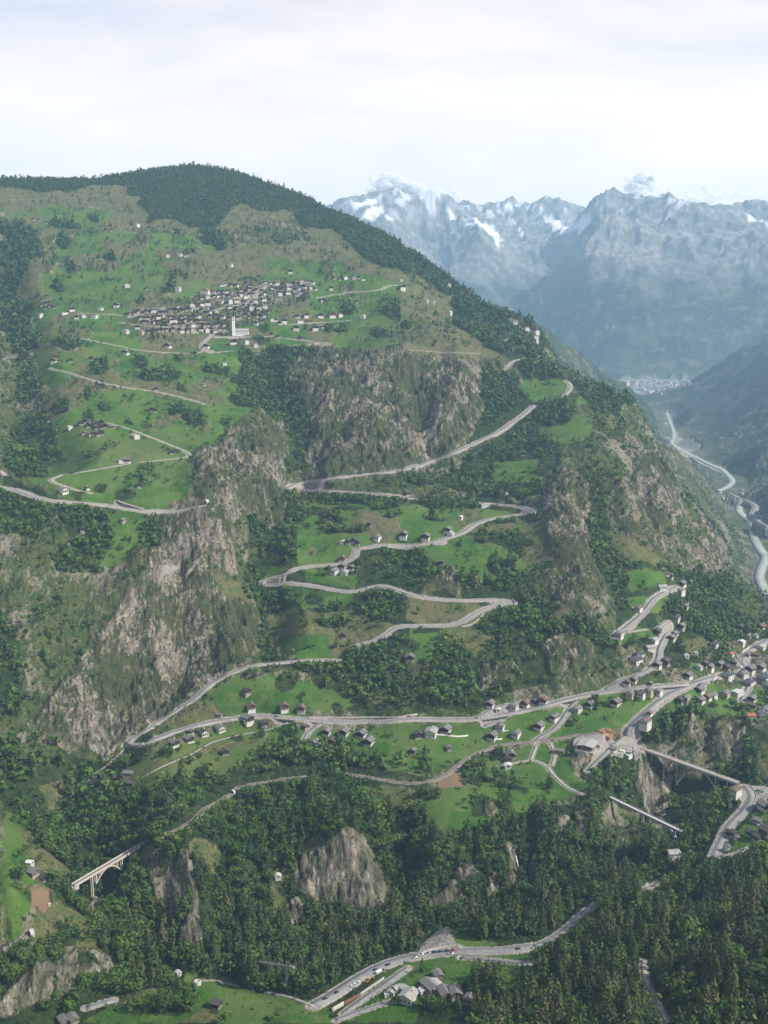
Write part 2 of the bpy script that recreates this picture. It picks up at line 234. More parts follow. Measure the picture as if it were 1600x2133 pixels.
# ---------------------------------------------------------------- land cover, mapped from the survey and laid on the ground
# F forest, M meadow, D dry grass, R rock, S scrub, B bare earth, G gravel, X snow, T town floor
POLY = """
F 0,365 120,368 230,374 340,346 480,350 600,385 720,436 900,556 1020,646 1130,698 1180,760 1120,735 1060,705 1000,665 940,630 890,590 840,575 790,555 745,520 720,495 690,488 640,478 600,448 540,440 500,425 470,440 440,470 400,475 350,458 300,460 318,440 285,430 305,412 262,408 270,392 250,386 130,400 0,395
D 0,395 130,400 250,386 270,392 262,408 305,412 285,430 318,440 300,460 350,458 400,475 440,470 470,440 500,425 540,440 600,448 640,478 690,488 720,495 745,520 790,555 850,585 870,640 860,680 400,660 60,640 40,600 60,520 0,500
M 100,500 200,480 330,485 420,520 410,590 300,612 200,605 100,620 90,580
M 330,478 480,490 560,535 700,545 760,570 850,600 860,650 700,660 400,640
M 0,440 180,430 250,445 170,480 0,480
S 440,490 500,480 560,450 640,480 650,505 560,520 500,510
D 590,500 700,505 780,560 690,545
D 330,545 480,550 500,575 440,590 360,570
M 60,640 230,590 420,590 560,600 700,570 850,605 875,650 830,690 860,720 790,730 640,725 540,735 525,760 530,800 525,860 500,880 440,930 400,945 385,1000 400,1040 330,1050 250,1052 150,1040 60,1015 40,985 95,960 110,900 80,830 60,760 70,700
D 130,690 200,685 190,705 140,712
D 400,830 470,825 460,845 410,850
D 410,790 450,785 440,805
M 230,1075 300,1068 335,1095 290,1130 260,1165 210,1170 180,1120
F 0,480 50,470 75,520 40,600 55,680 0,700
S 0,700 50,700 75,780 95,830 100,900 120,930 90,985 30,1000 0,985
F 60,865 95,850 110,900 120,930 95,975 40,995 5,960 25,910
F 30,780 60,770 75,820 50,850 25,830
F 20,705 48,700 55,750 30,760
F 0,985 60,1020 120,1040 240,1050 250,1062 130,1052 60,1040 0,1020
F 100,1058 232,1062 238,1110 195,1180 130,1215 105,1180 150,1120
F 290,1100 335,1060 370,1075 330,1130 290,1140
F 0,1010 60,1040 110,1070 60,1120 0,1110
R 590,745 850,725 1050,750 1105,800 1090,860 1000,920 850,980 640,1003 615,930 640,850 600,800
D 850,650 950,660 1010,720 1050,750 850,735 
D 860,600 950,620 1010,700 960,720 870,640
F 940,625 1010,655 1130,705 1140,770 1100,790 1060,740 1010,730 960,680
F 505,740 560,735 640,718 640,745 600,765 600,795 640,860 650,900 625,960 605,1000 570,900 540,860 505,850
F 1000,780 1060,770 1120,850 1060,880 1000,920 960,930 1010,860
F 1080,770 1150,770 1190,800 1150,830 1180,860 1170,960 1140,1040 1000,1045 900,1005 960,960 1060,895 1110,850
M 1095,790 1190,795 1185,828 1120,838 1090,815
M 1130,880 1230,870 1250,900 1180,930 1130,910
M 1030,965 1120,960 1110,1005 1040,1010
M 1180,830 1250,830 1240,850 1190,850
F 1180,800 1270,815 1350,890 1300,880 1230,850
S 1230,860 1360,900 1400,1000 1390,1060 1300,1010 1230,940
F 530,1060 620,1022 740,1030 860,1040 1000,1040 1130,1060 1120,1120 1150,1180 1200,1250 1290,1330 1255,1415 1150,1445 1000,1475 840,1492 700,1485 640,1400 545,1390 545,1300 520,1200 520,1120
M 620,1090 660,1070 720,1085 780,1060 860,1055 1000,1055 1100,1085 1095,1112 980,1115 880,1138 750,1128 742,1165 700,1172 625,1182
M 640,1045 740,1050 800,1060 740,1085 680,1070
M 870,1135 1000,1120 1070,1150 1045,1200 960,1192 890,1172
M 1075,1170 1125,1155 1110,1205 1075,1200
M 560,1180 625,1185 570,1205 545,1205
M 595,1225 740,1240 735,1270 615,1262
D 560,1270 740,1272 830,1300 750,1340 700,1372 570,1372
M 580,1330 690,1318 702,1370 590,1372
M 632,1186 752,1196 742,1228 640,1214
D 840,1240 1060,1258 990,1300 840,1295
M 850,1308 912,1320 905,1370 870,1392 850,1370
D 900,1300 990,1300 1040,1340 1000,1370 930,1340
R 862,1232 930,1180 962,1200 965,1242
D 1095,1090 1150,1080 1150,1170 1100,1190
R 1130,1010 1190,985 1240,1030 1270,1110 1290,1190 1240,1255 1180,1200 1140,1120
R 1290,1010 1340,1000 1350,1100 1400,1160 1330,1150 1285,1080
R 1400,1130 1470,1200 1520,1240 1450,1230 1400,1190
R 1150,1060 1220,1050 1250,1150 1220,1220 1170,1150
R 1100,1205 1150,1190 1195,1220 1242,1285 1190,1285 1110,1245
D 1180,1270 1240,1290 1180,1300 1120,1290
R 1005,1380 1080,1385 1065,1440 1000,1430
R 1125,1340 1200,1325 1236,1345 1232,1400 1150,1412
R 850,1370 900,1380 880,1430 850,1420
S 1240,1370 1330,1380 1300,1420 1180,1440 1050,1470 1000,1470 1150,1430
D 770,1430 805,1430 800,1465 765,1460
F 1215,985 1240,1000 1275,1110 1330,1180 1420,1180 1530,1215 1600,1290 1600,1330 1500,1340 1450,1390 1380,1400 1290,1330 1280,1250 1240,1180
D 1260,1110 1330,1120 1400,1180 1330,1180 1280,1150
R 1390,940 1416,990 1416,1050 1405,1110 1370,1105 1330,1040 1340,980
R 1480,1110 1532,1200 1480,1195 1420,1130
M 1300,1200 1380,1190 1390,1215 1320,1240
M 1310,1250 1400,1240 1400,1260 1340,1290
M 1290,1320 1350,1310 1370,1330 1300,1350
M 1440,1380 1475,1390 1470,1410 1440,1400
D 1420,1330 1470,1330 1500,1360 1430,1370
S 1530,1240 1600,1270 1600,1300 1540,1290
R 400,960 470,925 560,870 602,990 592,1090 560,1110 520,1060 485,1100 500,1200 542,1280 542,1372 480,1402 425,1445 330,1500 262,1545 230,1592 90,1532 70,1490 130,1420 200,1330 250,1250 300,1180 330,1110 420,1060
R 340,1060 420,1060 450,1100 400,1180 330,1230 320,1150
R 250,1240 330,1180 350,1260 300,1400 240,1380 200,1340
R 500,1290 542,1280 542,1372 480,1402 400,1440 430,1390
R 150,1400 260,1400 330,1480 262,1545 210,1560 120,1500
R 450,950 520,900 585,870 600,960 560,1050 500,1030 450,1040
S 10,1010 12,1010 11,1012
S 0,1120 100,1200 250,1180 250,1250 200,1330 130,1420 70,1500 0,1500
F 0,1290 30,1320 50,1400 40,1500 0,1480
G 328,1188 345,1168 368,1152 372,1158 352,1190 340,1216 327,1226
G 398,1192 425,1165 440,1150 428,1172 402,1200
G 345,1238 362,1230 356,1242
D 430,1190 500,1200 530,1260 480,1250
F 0,1540 80,1545 180,1590 250,1600 280,1565 310,1560 290,1600 250,1640 420,1615 500,1608 530,1560 600,1545 650,1545 780,1580 800,1605 900,1630 800,1660 880,1690 930,1755 1000,1742 1060,1700 1180,1690 1235,1650 1240,1590 1330,1580 1410,1570 1440,1650 1540,1600 1600,1620 1600,2133 0,2133 0,1990 60,1960 170,1840 100,1790 60,1730 0,1680
M 420,1450 480,1415 600,1398 640,1425 700,1440 740,1470 690,1490 540,1488 440,1482
D 320,1510 440,1462 460,1490 360,1515
M 250,1608 330,1560 420,1530 500,1508 640,1515 640,1545 560,1560 512,1590 495,1612 400,1622 290,1655
D 290,1600 420,1560 560,1525 560,1532 420,1572 300,1612
D 80,1640 130,1635 130,1680 100,1690
M 640,1525 720,1525 800,1510 900,1515 1050,1500 1180,1480 1290,1455 1300,1500 1240,1530 1130,1545 1040,1555 980,1575 930,1605 880,1622 800,1603 780,1578 700,1555 650,1555
M 980,1590 1040,1565 1190,1545 1200,1600 1232,1650 1160,1680 1060,1700 1000,1742 930,1757 870,1692 800,1668 860,1640 920,1632
B 905,1630 955,1605 975,1640 920,1648
D 785,1635 870,1642 865,1668 800,1672
D 1000,1620 1060,1610 1030,1640
R 1005,1670 1030,1670 1035,1705 1015,1705
F 975,1660 1010,1655 1010,1700 980,1710
F 955,1580 1010,1580 1020,1630 980,1635
F 1035,1620 1065,1640 1070,1700 1040,1690
F 860,1635 920,1640 915,1670 870,1670
R 320,1765 340,1790 330,1830 345,1870 320,1850 300,1800
D 300,1770 320,1765 330,1790 300,1800
R 375,1780 405,1795 408,1830 422,1960 402,2000 372,1985 370,1950 395,1900 390,1850
S 330,1790 380,1800 390,1860 370,1920 340,1880
R 612,1785 640,1768 680,1756 706,1736 730,1728 752,1738 772,1765 805,1850 806,1902 720,1895 650,1865 612,1820
D 700,1640 780,1650 790,1680 
D 625,1762 660,1742 676,1754 640,1772
D 400,1750 470,1768 455,1830 400,1790
D 575,1800 610,1830 600,1900 560,1920 
R 600,1890 632,1870 640,1910 612,1940
R 880,1892 945,1822 972,1870 940,1902
R 940,1800 985,1790 1000,1812 960,1830
R 1060,1770 1082,1765 1085,1830 1055,1870
R 1000,1850 1030,1810 1040,1850 1010,1880
R 1105,1735 1140,1730 1130,1750
R 1150,1725 1192,1718 1170,1755 1148,1750
R 1195,1705 1232,1685 1225,1740 1205,1800
S 1238,1700 1330,1690 1365,1765 1300,1790 1250,1740
R 1320,1645 1385,1560 1418,1580 1410,1650 1385,1705 1345,1700
S 1340,1555 1370,1492 1600,1505 1600,1612 1540,1600 1420,1562
R 1420,1515 1560,1530 1540,1580 1430,1555
S 268,654 300,645 370,640 430,605 520,590 600,590 662,592 658,628 565,640 558,672 470,690 330,694 262,672
F 1310,1500 1370,1490 1440,1500 1400,1555 1350,1550
F 1540,1520 1600,1520 1600,1545 1550,1545
M 1380,1440 1450,1425 1600,1440 1600,1505 1500,1492 1390,1482
M 1180,1470 1290,1440 1400,1432 1360,1462 1310,1505 1270,1520 1180,1520
M 1400,1690 1440,1660 1450,1700 1420,1715
F 1400,1630 1520,1640 1490,1780 1400,1740
M 1505,1765 1540,1720 1600,1665 1600,1792 1520,1792
M 1410,1828 1430,1808 1500,1795 1510,1810 1450,1830
D 1370,1790 1450,1780 1480,1770 1440,1800
M 0,1685 60,1705 75,1745 95,1790 70,1840 0,1850
D 40,1710 75,1745 110,1785 165,1825 130,1850 80,1830 50,1790 
M 0,1850 50,1860 60,1890 30,1950 0,1960
D 60,1880 190,1900 200,1990 140,1995 60,1960
F 100,1850 190,1830 200,1920 130,1890
M 0,1850 40,1870 50,1920 0,1950
B 55,1850 98,1855 100,1888 60,1882
D 145,1905 185,1945 195,1990 150,1990
F 120,1930 150,1930 150,1980 120,1980
R 0,2078 60,2040 110,2012 165,1990 210,1978 255,2015 235,2040 150,2052 60,2100 0,2125
F 160,2000 190,1995 195,2020 165,2030
R 190,1860 215,1870 215,1910 195,1910
M 235,2092 330,2060 400,2050 440,2040 560,2068 680,2092 745,2133 150,2133
D 240,2085 330,2055 330,2065 250,2100
D 370,2133 410,2105 450,2110 445,2133
M 690,2133 720,2105 790,2030 850,1999 900,1988 980,1982 1112,1978 1114,2060 1080,2090 880,2095 900,2133
M 930,1942 950,1936 1040,1976 950,1984
G 868,1990 905,1942 940,1945 958,1985
G 1345,1855 1340,1835 1385,1828 1375,1845
F 1100,2000 1600,1960 1600,2133 1000,2133 990,2100 1110,2080
F 700,2095 728,2100 722,2125 690,2120
F 870,2095 960,2085 980,2110 880,2133
F 960,2050 1040,2040 1045,2080 990,2090
"""
BLOB = "213,775,22,17 294,628,12,9 352,616,24,7 142,717,30,12 68,717,20,14 289,752,14,10 327,782,48,12 375,747,11,8 215,806,12,7 186,825,9,8 124,851,20,18 223,851,12,6 309,884,11,9 278,884,8,8 187,871,12,8 365,859,26,8 400,872,18,9 240,935,18,9 202,942,22,8 121,955,12,10 314,983,12,9 304,1003,9,8 268,1033,22,10 215,1020,14,9 170,1030,12,8 56,985,35,12 362,940,9,6 470,775,9,12 440,772,18,8 495,795,10,7 385,812,12,8 500,835,28,14 415,885,20,10 470,890,12,9 700,690,20,8 720,650,7,11 132,505,18,12 135,475,32,7 120,595,11,12 445,490,22,14 470,510,12,10 540,480,14,8 320,440,20,8 190,455,16,6 830,650,15,12 850,670,14,8 800,690,20,6 640,740,30,6 1000,610,20,8 560,712,20,7 640,630,10,6 560,690,12,8 30,560,16,20 150,560,16,6 240,540,10,6 60,640,14,14 30,720,12,20 510,1505,12,8 540,1530,10,8 700,1480,10,12 610,1520,16,14 280,1575,18,14 340,1570,16,12 490,1535,14,8 600,1420,30,20 560,1390,20,10 740,1440,40,20 680,1560,60,18 740,1590,24,20 890,1605,12,10 835,1595,10,8 885,1580,7,5 860,1575,14,4 840,1480,8,5 1240,1470,14,10 1190,1490,10,10 1265,1500,6,8 1215,1510,6,6 1270,1560,20,20 1230,1600,16,14 1080,1640,14,8 1100,1650,10,8 1140,1650,8,5 1040,1570,16,12 965,1595,16,10 1320,1450,8,6 1005,2050,20,14 1030,2045,16,18 1075,2060,8,14 930,2080,20,8 855,2031,10,4 885,2018,14,4 926,2023,7,3 820,2100,4,4 350,2108,40,10 440,2108,12,10 370,2060,12,12 290,2110,20,8 30,1825,12,8 15,1935,12,10 60,1900,18,10 160,1960,10,10 240,1955,12,14 1410,1450,10,8 1480,1470,10,6 1540,1480,20,6 1580,1420,12,8 1430,1490,40,5 1530,1505,50,6 1040,1180,20,20 960,1140,12,8 1010,1130,18,8 1060,1130,20,10 820,1170,70,30 780,1155,30,14 690,1095,24,20 640,1095,12,8 730,1105,24,6 820,1070,20,5 700,1060,60,6 900,1080,24,5 650,1245,22,12 700,1265,40,5 630,1290,10,10 700,1300,30,8 670,1200,5,5 600,1150,12,10 690,1400,40,12 1100,1130,20,8 1045,1090,40,5 880,1010,30,8 760,1200,20,10 860,1340,14,14 835,1330,12,20 900,1300,6,6 1050,870,30,10 1160,870,30,15 1240,850,25,12 1300,900,12,8 1150,960,20,10 1540,1300,10,8 1500,1310,20,12"
GULLY = """
-430 900 1195,465 1150,500 1118,555 1100,600 1125,645 1150,670
260 650 1262,455 1225,530 1180,590 1150,640
240 650 930,450 985,510 1040,560 1085,610
-260 600 900,450 905,520 930,580
-45 70 545,745 580,790 605,850 625,920 612,1000
-35 60 560,1040 535,1110 530,1190 552,1250 556,1340
26 60 430,990 450,1060 440,1140 400,1230
18 45 480,1130 500,1200 520,1290 500,1370
-22 35 380,1150 370,1250 380,1360 360,1440
24 60 300,1200 250,1300 190,1400 150,1500
-45 80 0,560 25,640 45,740 50,860 110,950
-24 60 1190,900 1240,1010 1265,1120 1290,1220
11 60 1150,1030 1170,1120 1200,1200 1230,1270
13 60 1360,980 1390,1040 1400,1100
-25 40 1330,1000 1350,1110 1420,1190
22 60 760,860 790,940
-26 45 860,780 880,880 900,950
24 50 960,740 960,830 900,920
-20 35 840,1140 860,1180
-24 30 830,1700 850,1790 840,1860
5 30 700,1750 720,1800 760,1880
-22 28 450,1780 460,1860 470,1940
20 30 385,1800 400,1870 400,1960
-20 25 1095,1760 1100,1830
-22 24 1470,1520 1480,1560 1490,1600
18 22 1440,1520 1430,1550
-22 24 1530,1530 1540,1580
"""
ROADS = """
A 8.5 265,1551 290,1553 330,1536 380,1519 430,1506 480,1497 540,1491 600,1495 660,1501 720,1504 800,1503 850,1498 920,1499 980,1499 1050,1488 1120,1474 1180,1457 1250,1442 1300,1436 1350,1431 1395,1427 1430,1424
A 8 1600,1334 1575,1345 1552,1362 1546,1376 1556,1390 1548,1401 1512,1404 1480,1412 1440,1426 1400,1443 1366,1465 1340,1490 1312,1514 1301,1530 1310,1546 1333,1558
A 8 1540,1633 1556,1639 1566,1648 1567,1668 1545,1694 1515,1724 1503,1752 1489,1782
A 6 265,1551 266,1543 300,1525 340,1497 380,1472 412,1452 430,1431 470,1407 520,1387 560,1383 600,1379 660,1374 705,1376
A 6 752,1342 775,1337 800,1326 816,1312 826,1304 880,1303 940,1303 970,1293 990,1277 1020,1264 1050,1260 1075,1260 1073,1252 1030,1249 980,1251 920,1249 870,1243 830,1230 800,1219 770,1222 740,1233 700,1230 650,1219 600,1214 550,1219 538,1214 560,1206 590,1198 615,1185 645,1179 690,1177 722,1171 740,1160 744,1143
A 7 744,1143 790,1136 850,1139 900,1131 940,1118 966,1110 985,1093 1020,1081 1070,1073 1118,1067
A 6 1118,1067 1112,1060 1060,1053 1005,1048
A 6 866,1040 810,1031 760,1027 700,1025 650,1020 615,1017
A 7 590,1024 606,1012 640,1003 700,995 780,986 830,982 880,968 930,950 980,928 1040,900 1060,885 1090,865 1112,845
G 6 1140,834 1172,828 1188,813 1192,800 1178,793
G 4 1050,772 1065,752 1090,746
G 4 1050,710 1085,699
G 3.5 850,729 920,734 1000,736
G 4 545,700 600,705 650,712 702,717 650,719 600,720
G 4 105,768 140,775 200,795 270,808 330,816 380,828 425,841
G 4 225,881 260,890 300,905 350,925 390,941 400,951 350,957 290,963
G 4 262,967 200,978 130,990 100,997 103,1002 130,1011 162,1022 190,1027
G 4 244,1043 270,1052 300,1060
A 7 0,1014 40,1022 80,1038 120,1045 200,1050 260,1058 310,1066 370,1066 420,1053
G 6 0,980 12,990
G 3 170,705 230,717 290,730 325,733 400,737 440,730
G 3 442,697 416,722 430,736 480,731
G 4 660,620 720,610 790,605 820,590 850,600
G 4 560,590 540,608 520,632 470,640 430,650
G 5 250,672 310,680 400,684 470,690
G 4 165,652 230,655 300,660
G 3 600,676 660,672 730,668
G 2.5 265,1553 240,1580 215,1600 195,1612
G 2.5 285,1626 330,1600 400,1570 440,1546 500,1530 560,1520 600,1505
A 5 1301,1534 1270,1560 1245,1585 1225,1605
A 5 1206,1452 1188,1472 1172,1498 1160,1515 1115,1542
A 5 1280,1327 1310,1302 1340,1277 1360,1247 1390,1230 1412,1222
A 5 1262,1436 1290,1420 1330,1405 1354,1395 1372,1372 1372,1350 1388,1322 1395,1302
G 3.5 1305,1317 1345,1311
G 3.5 1368,1309 1392,1292
A 5 1570,1410 1560,1430 1550,1445 1545,1460
A 5 1548,1370 1572,1366 1600,1372
A 9 1600,1096 1580,1085 1563,1071 1574,1060 1577,1051 1560,1044 1538,1037 1520,1027
A 4 1045,1499 1010,1512
A 4 990,1497 1020,1480 1050,1468 1100,1462
A 4 665,1508 640,1525 632,1547
G 3.5 1040,1596 1085,1586 1110,1582 1138,1593 1150,1612 1180,1640 1215,1655
G 3.5 1145,1547 1158,1568 1150,1594
G 3.5 1118,1550 1106,1582
A 11 655,2094 690,2075 740,2042 790,2014 840,1997 900,1986 980,1981 1050,1980 1112,1972
A 7 1112,1972 1140,1962 1175,1940 1200,1915 1225,1895 1240,1885
G 7 1345,1852 1372,1838
G 4 1500,1784 1540,1776 1560,1766
A 5 715,2112 755,2082 800,2052 850,2016 
A 5 960,1994 1030,1999 1085,2006 1108,2004
A 4 700,2126 750,2106 815,2085
A 6 235,2083 180,2099
G 2.5 400,2046 440,2040 500,2055 600,2075 655,2096
G 3.5 1340,2000 1342,2035 1360,2075 1385,2120 1392,2133
T 4.5 1262,1526 1200,1531 1150,1540 1100,1545 1040,1551 990,1570 960,1590 930,1616 880,1632 840,1631 780,1621 725,1612
T 4.5 642,1618 590,1622 520,1634 495,1640
T 4.5 484,1652 460,1668 430,1681 410,1704 380,1724 348,1736
T 4.5 60,1947 30,1967 0,1986
"""
def parse(s):
    for ln in s.strip().splitlines():
        t = ln.split(); yield t
def pts_of(tok): return np.array([[float(v) for v in p.split(',')] for p in tok])
def densify(P, step, closed=False):
    out = []
    n = len(P)
    for i in range(n if closed else n-1):
        a, b = P[i], P[(i+1) % n]; m = max(1, int(np.hypot(*(b-a)[:2])/step))
        for k in range(m): out.append(a+(b-a)*k/m)
    if not closed: out.append(P[-1])
    return np.array(out)

# gullies and spurs carved into / raised from the base ground
def stamp(P, width, fn):
    """call fn(slice, dist, height) for grid cells within width of polyline P (x, y, z)"""
    seg = densify(P[:, :3], max(2.0, width*.2)) if len(P) > 1 else P
    A_ = np.arctan2(seg[:, 0], seg[:, 1]); R_ = np.hypot(seg[:, 0], seg[:, 1])
    i0 = max(0, np.searchsorted(AA, (A_-width/R_).min())-1); i1 = min(NA, np.searchsorted(AA, (A_+width/R_).max())+1)
    best = {}
    ia = np.searchsorted(AA, A_-width/R_)-1; ib = np.searchsorted(AA, A_+width/R_)+1
    ja = np.searchsorted(RR, R_-width)-1; jb = np.searchsorted(RR, R_+width)+1
    J0, J1 = max(0, ja.min()), min(NR, jb.max())
    D = np.full((i1-i0, J1-J0), 1e9, np.float32); Z = np.zeros_like(D)
    for k in range(len(seg)):
        a0, a1, b0, b1 = max(ia[k], 0), min(ib[k], NA), max(ja[k], 0), min(jb[k], NR)
        if a1 <= a0 or b1 <= b0: continue
        d = np.hypot(GX[a0:a1, b0:b1]-seg[k, 0], GY[a0:a1, b0:b1]-seg[k, 1])
        w = (slice(a0-i0, a1-i0), slice(b0-J0, b1-J0)); m = d < D[w]
        D[w] = np.where(m, d, D[w]); Z[w] = np.where(m, seg[k, 2], Z[w])
    sl = (slice(i0, i1), slice(J0, J1)); fn(sl, D, Z)

for t in parse(GULLY):
    amp, wid = float(t[0]), float(t[1]); P, ok = hit(*densify(pts_of(t[2:]), 12).T)
    def f(sl, D, Z):
        q = np.clip(1-D/wid, 0, 1); SLOPE[sl] += amp*q*q*(3-2*q)/GR[sl]
    stamp(P, wid, f)

CLS = 'SFMDRBGXT'
COV = np.zeros((NA, NR), np.int8)                       # class index
_wk = np.clip(GR/1300, 1, 4)**1.3
WA = GA + (fbm(GX/38/_wk**.5, GY/38/_wk**.5, 4, 5)*9.0*_wk)/np.maximum(GR, 700)     # wobble the outlines
WL = GL + (fbm(GX/38/_wk**.5, GY/38/_wk**.5, 4, 9)*12.0*_wk)/np.maximum(GR, 700)
def inpoly(qa, ql, P):
    inside = np.zeros(qa.shape, bool); n = len(P); j = n-1
    for i in range(n):
        xi, yi, xj, yj = P[i, 0], P[i, 1], P[j, 0], P[j, 1]
        if yi != yj: inside ^= ((yi > ql) != (yj > ql)) & (qa < (xj-xi)*(ql-yi)/(yj-yi)+xi)
        j = i
    return inside
def paint(P2, cls, wobble=True):
    P2 = densify(P2, 30, True); H, ok = hit(*P2.T)
    a = np.arctan2(H[:, 0], H[:, 1]); l = np.log(np.where(ok, H[:, 3], np.minimum(H[:, 3], 5200)))
    i0, i1 = np.searchsorted(AA, a.min())-6, np.searchsorted(AA, a.max())+6
    j0, j1 = np.searchsorted(LR, l.min())-10, np.searchsorted(LR, l.max())+10
    sl = (slice(max(0, i0), i1), slice(max(0, j0), j1))
    m = inpoly(WA[sl], WL[sl], np.c_[a, l]); COV[sl][m] = CLS.index(cls)
for t in parse(POLY): paint(pts_of(t[1:]), t[0])
# the wood goes on outside the frame
_out = (GR < 1000) & ((np.abs(GA) > .36) | (GR < 640)); COV[_out] = 1; COV[(COV == 0) & (GR < 900)] = 1
for b in BLOB.split():
    cx, cy, rx, ry = map(float, b.split(',')); th = np.arange(10)*math.pi/5
    paint(np.c_[cx+rx*np.cos(th), cy+ry*np.sin(th)], 'F')

# dry patches on the upper pastures
_d = (COV == 2) & (GR > 1750) & (fbm(GX/70, GY/130, 4, 101)+.10*sstep(2300, 3600, GR) > .24); COV[_d] = 3
_s = (COV == 2) & (GR > 2900) & (fbm(GX/50, GY/90, 4, 103) > .24); COV[_s] = 0
# relief: rock is broken and ribbed, everything else rolls a little
def near_w(c, r=2):
    m = (COV == CLS.index(c)).astype(np.float32)
    for _ in range(r):
        m = (m + np.roll(m, 1, 0)+np.roll(m, -1, 0)+np.roll(m, 1, 1)+np.roll(m, -1, 1))/5
    return m
MASK = {c: near_w(c, 3 if c in 'RS' else 2) for c in CLS}
DEFS = np.clip(GR/1400, .8, 3.0)
rk = MASK['R'] + .7*MASK['S'] + .12*MASK['F'] + .15*MASK['D']
nearw = 1-sstep(5000, 8000, GR)
rot = (GX*.94+GY*.34, -GX*.34+GY*.94)
dz = rk*nearw*DEFS*((ridged(GX/42+GY/95, GY/58-GX/160, 4, 3)-.55)*15 + (ridged(rot[0]/14, rot[1]/34, 4, 8, .6)-.55)*13 + (ridged(GX/6+GY/15, GY/9-GX/20, 3, 21, .6)-.5)*4.5)
dz += MASK['R']*(GR < 1500)*((ridged(GX/11+GY/30, GY/26, 4, 23, .62)-.55)*11)
dz += nearw*fbm(GX/60, GY/60, 3, 31)*3.5*(1-.6*MASK['M']) + nearw*fbm(GX/13, GY/13, 2, 33)*.7
dz += nearw*sstep(1500, 2600, GR)*fbm(GX/170, GY/170, 3, 37)*16*(1-.5*MASK['M'])
# terraces in the meadows
farw = sstep(4800, 6500, GR)
up = sstep(9900, 12500, GR)
dz += farw*((ridged(GX/1300, GY/1500, 4, 41, .5)-.68)*(110+200*up) + (ridged(GX/330, GY/520, 5, 43, .6)-.62)*(30+150*up*sstep(-300, 900, SLOPE*GR)) + fbm(GX/90, GY/120, 3, 47)*(8+22*up)) * np.where((GR > 9200) & (GR < 10700) & (SLOPE*GR < -700), .02, 1)
flat = (np.abs(SLOPE*GR+775) < 14) & (GR < 7500) & (GR > 2000)
dz = np.where(flat, dz*.1, dz)
SLOPE = SLOPE + dz/GR
# ---------------------------------------------------------------- roads: laid on the ground, ground graded to them
ROADL = []                                              # (kind, width, centreline xyz)
def smooth1(a, n):
    for _ in range(n):
        b = a.copy(); b[1:-1] = (a[:-2]+2*a[1:-1]+a[2:])/4; a = b
    return a
for t in parse(ROADS):
    kind, wid = t[0], float(t[1]); H, ok = hit(*densify(pts_of(t[2:]), 4).T)
    H = H[ok, :3]
    if len(H) < 3: continue
    brk = np.where(np.hypot(*(H[1:, :2]-H[:-1, :2]).T) > 90)[0]+1
    for S_ in np.split(H, brk):
        if len(S_) < 4: continue
        S_[:, 2] = smooth1(S_[:, 2], 14); S_[:, :2] = smooth1(S_[:, :2], 5)
        d = np.r_[0, np.cumsum(np.linalg.norm(S_[1:, :2]-S_[:-1, :2], axis=1))]
        q = np.linspace(0, d[-1], max(4, int(d[-1]/4)))
        S_ = np.c_[[np.interp(q, d, S_[:, k]) for k in range(3)]].T
        S_[:, :2] = smooth1(S_[:, :2], 3)
        ROADL.append((kind, wid, S_))
# roundabout island and the open yards, as flat discs / polygons of ground: (px, py, radius)
PADS = [(1582,1649,17,'A'), (1255,1550,34,'G'), (1300,1568,20,'G'), (1560,1650,16,'A'), (915,1132,12,'A'), (1335,1268,12,'G'), (1462,1422,9,'A')]
PADC = []
for px_, py_, r_, k_ in PADS:
    H, ok = hit([px_], [py_]); PADC.append((H[0, :3], r_, k_))
def bridge_end(px, py): return hit([px], [py])[0][0, :3]
GRAV = np.zeros((NA, NR), np.float32); HIDE = np.zeros((NA, NR), bool)   # HIDE: things trees must not cover
RIVERS = [(27, [(1606,1264),(1596,1240),(1580,1200),(1588,1178),(1596,1160),(1580,1140),(1568,1115),(1572,1100),(1563,1085),(1548,1074),(1538,1066),(1540,1055),(1536,1045)]),
          (26, [(1490,1024),(1515,1014),(1528,1002),(1517,990),(1508,980),(1480,968),(1450,953),(1420,938),(1396,924),(1404,908),(1402,896),(1392,872),(1388,860)])]
RLINE = []
for w_, pr in RIVERS:
    q = densify(np.array(pr, float), 3); a_, s_ = ray(q[:, 0], q[:, 1]); R_ = -775/s_; S_ = np.c_[R_*np.sin(a_), R_*np.cos(a_), np.full(len(a_), -775.0)]; S_ = smooth1(S_, 4)
    d = np.r_[0, np.cumsum(np.hypot(*(S_[1:, :2]-S_[:-1, :2]).T))]; t = np.linspace(0, d[-1], int(d[-1]/14)); S_ = np.c_[[np.interp(t, d, S_[:, k]) for k in range(3)]].T; RLINE.append((w_, S_))
    def f(sl, D, Z):
        wt = 1-sstep(w_*.75, w_*.75+110, D); SLOPE[sl] = SLOPE[sl]*(1-wt)+wt*(-777/GR[sl]); GRAV[sl] = np.maximum(GRAV[sl], (1-sstep(w_*.62, w_*1.1, D))*.55)
    stamp(S_, w_*.75+112, f)
for c_, r_, k_ in PADC:
    def f(sl, D, Z):
        wt = 1-sstep(r_, r_+9, D); SLOPE[sl] = SLOPE[sl]*(1-wt)+wt*c_[2]/GR[sl]; GRAV[sl] = np.maximum(GRAV[sl], (D < r_+1)*1.0)
    stamp(c_[None], r_+10, f)
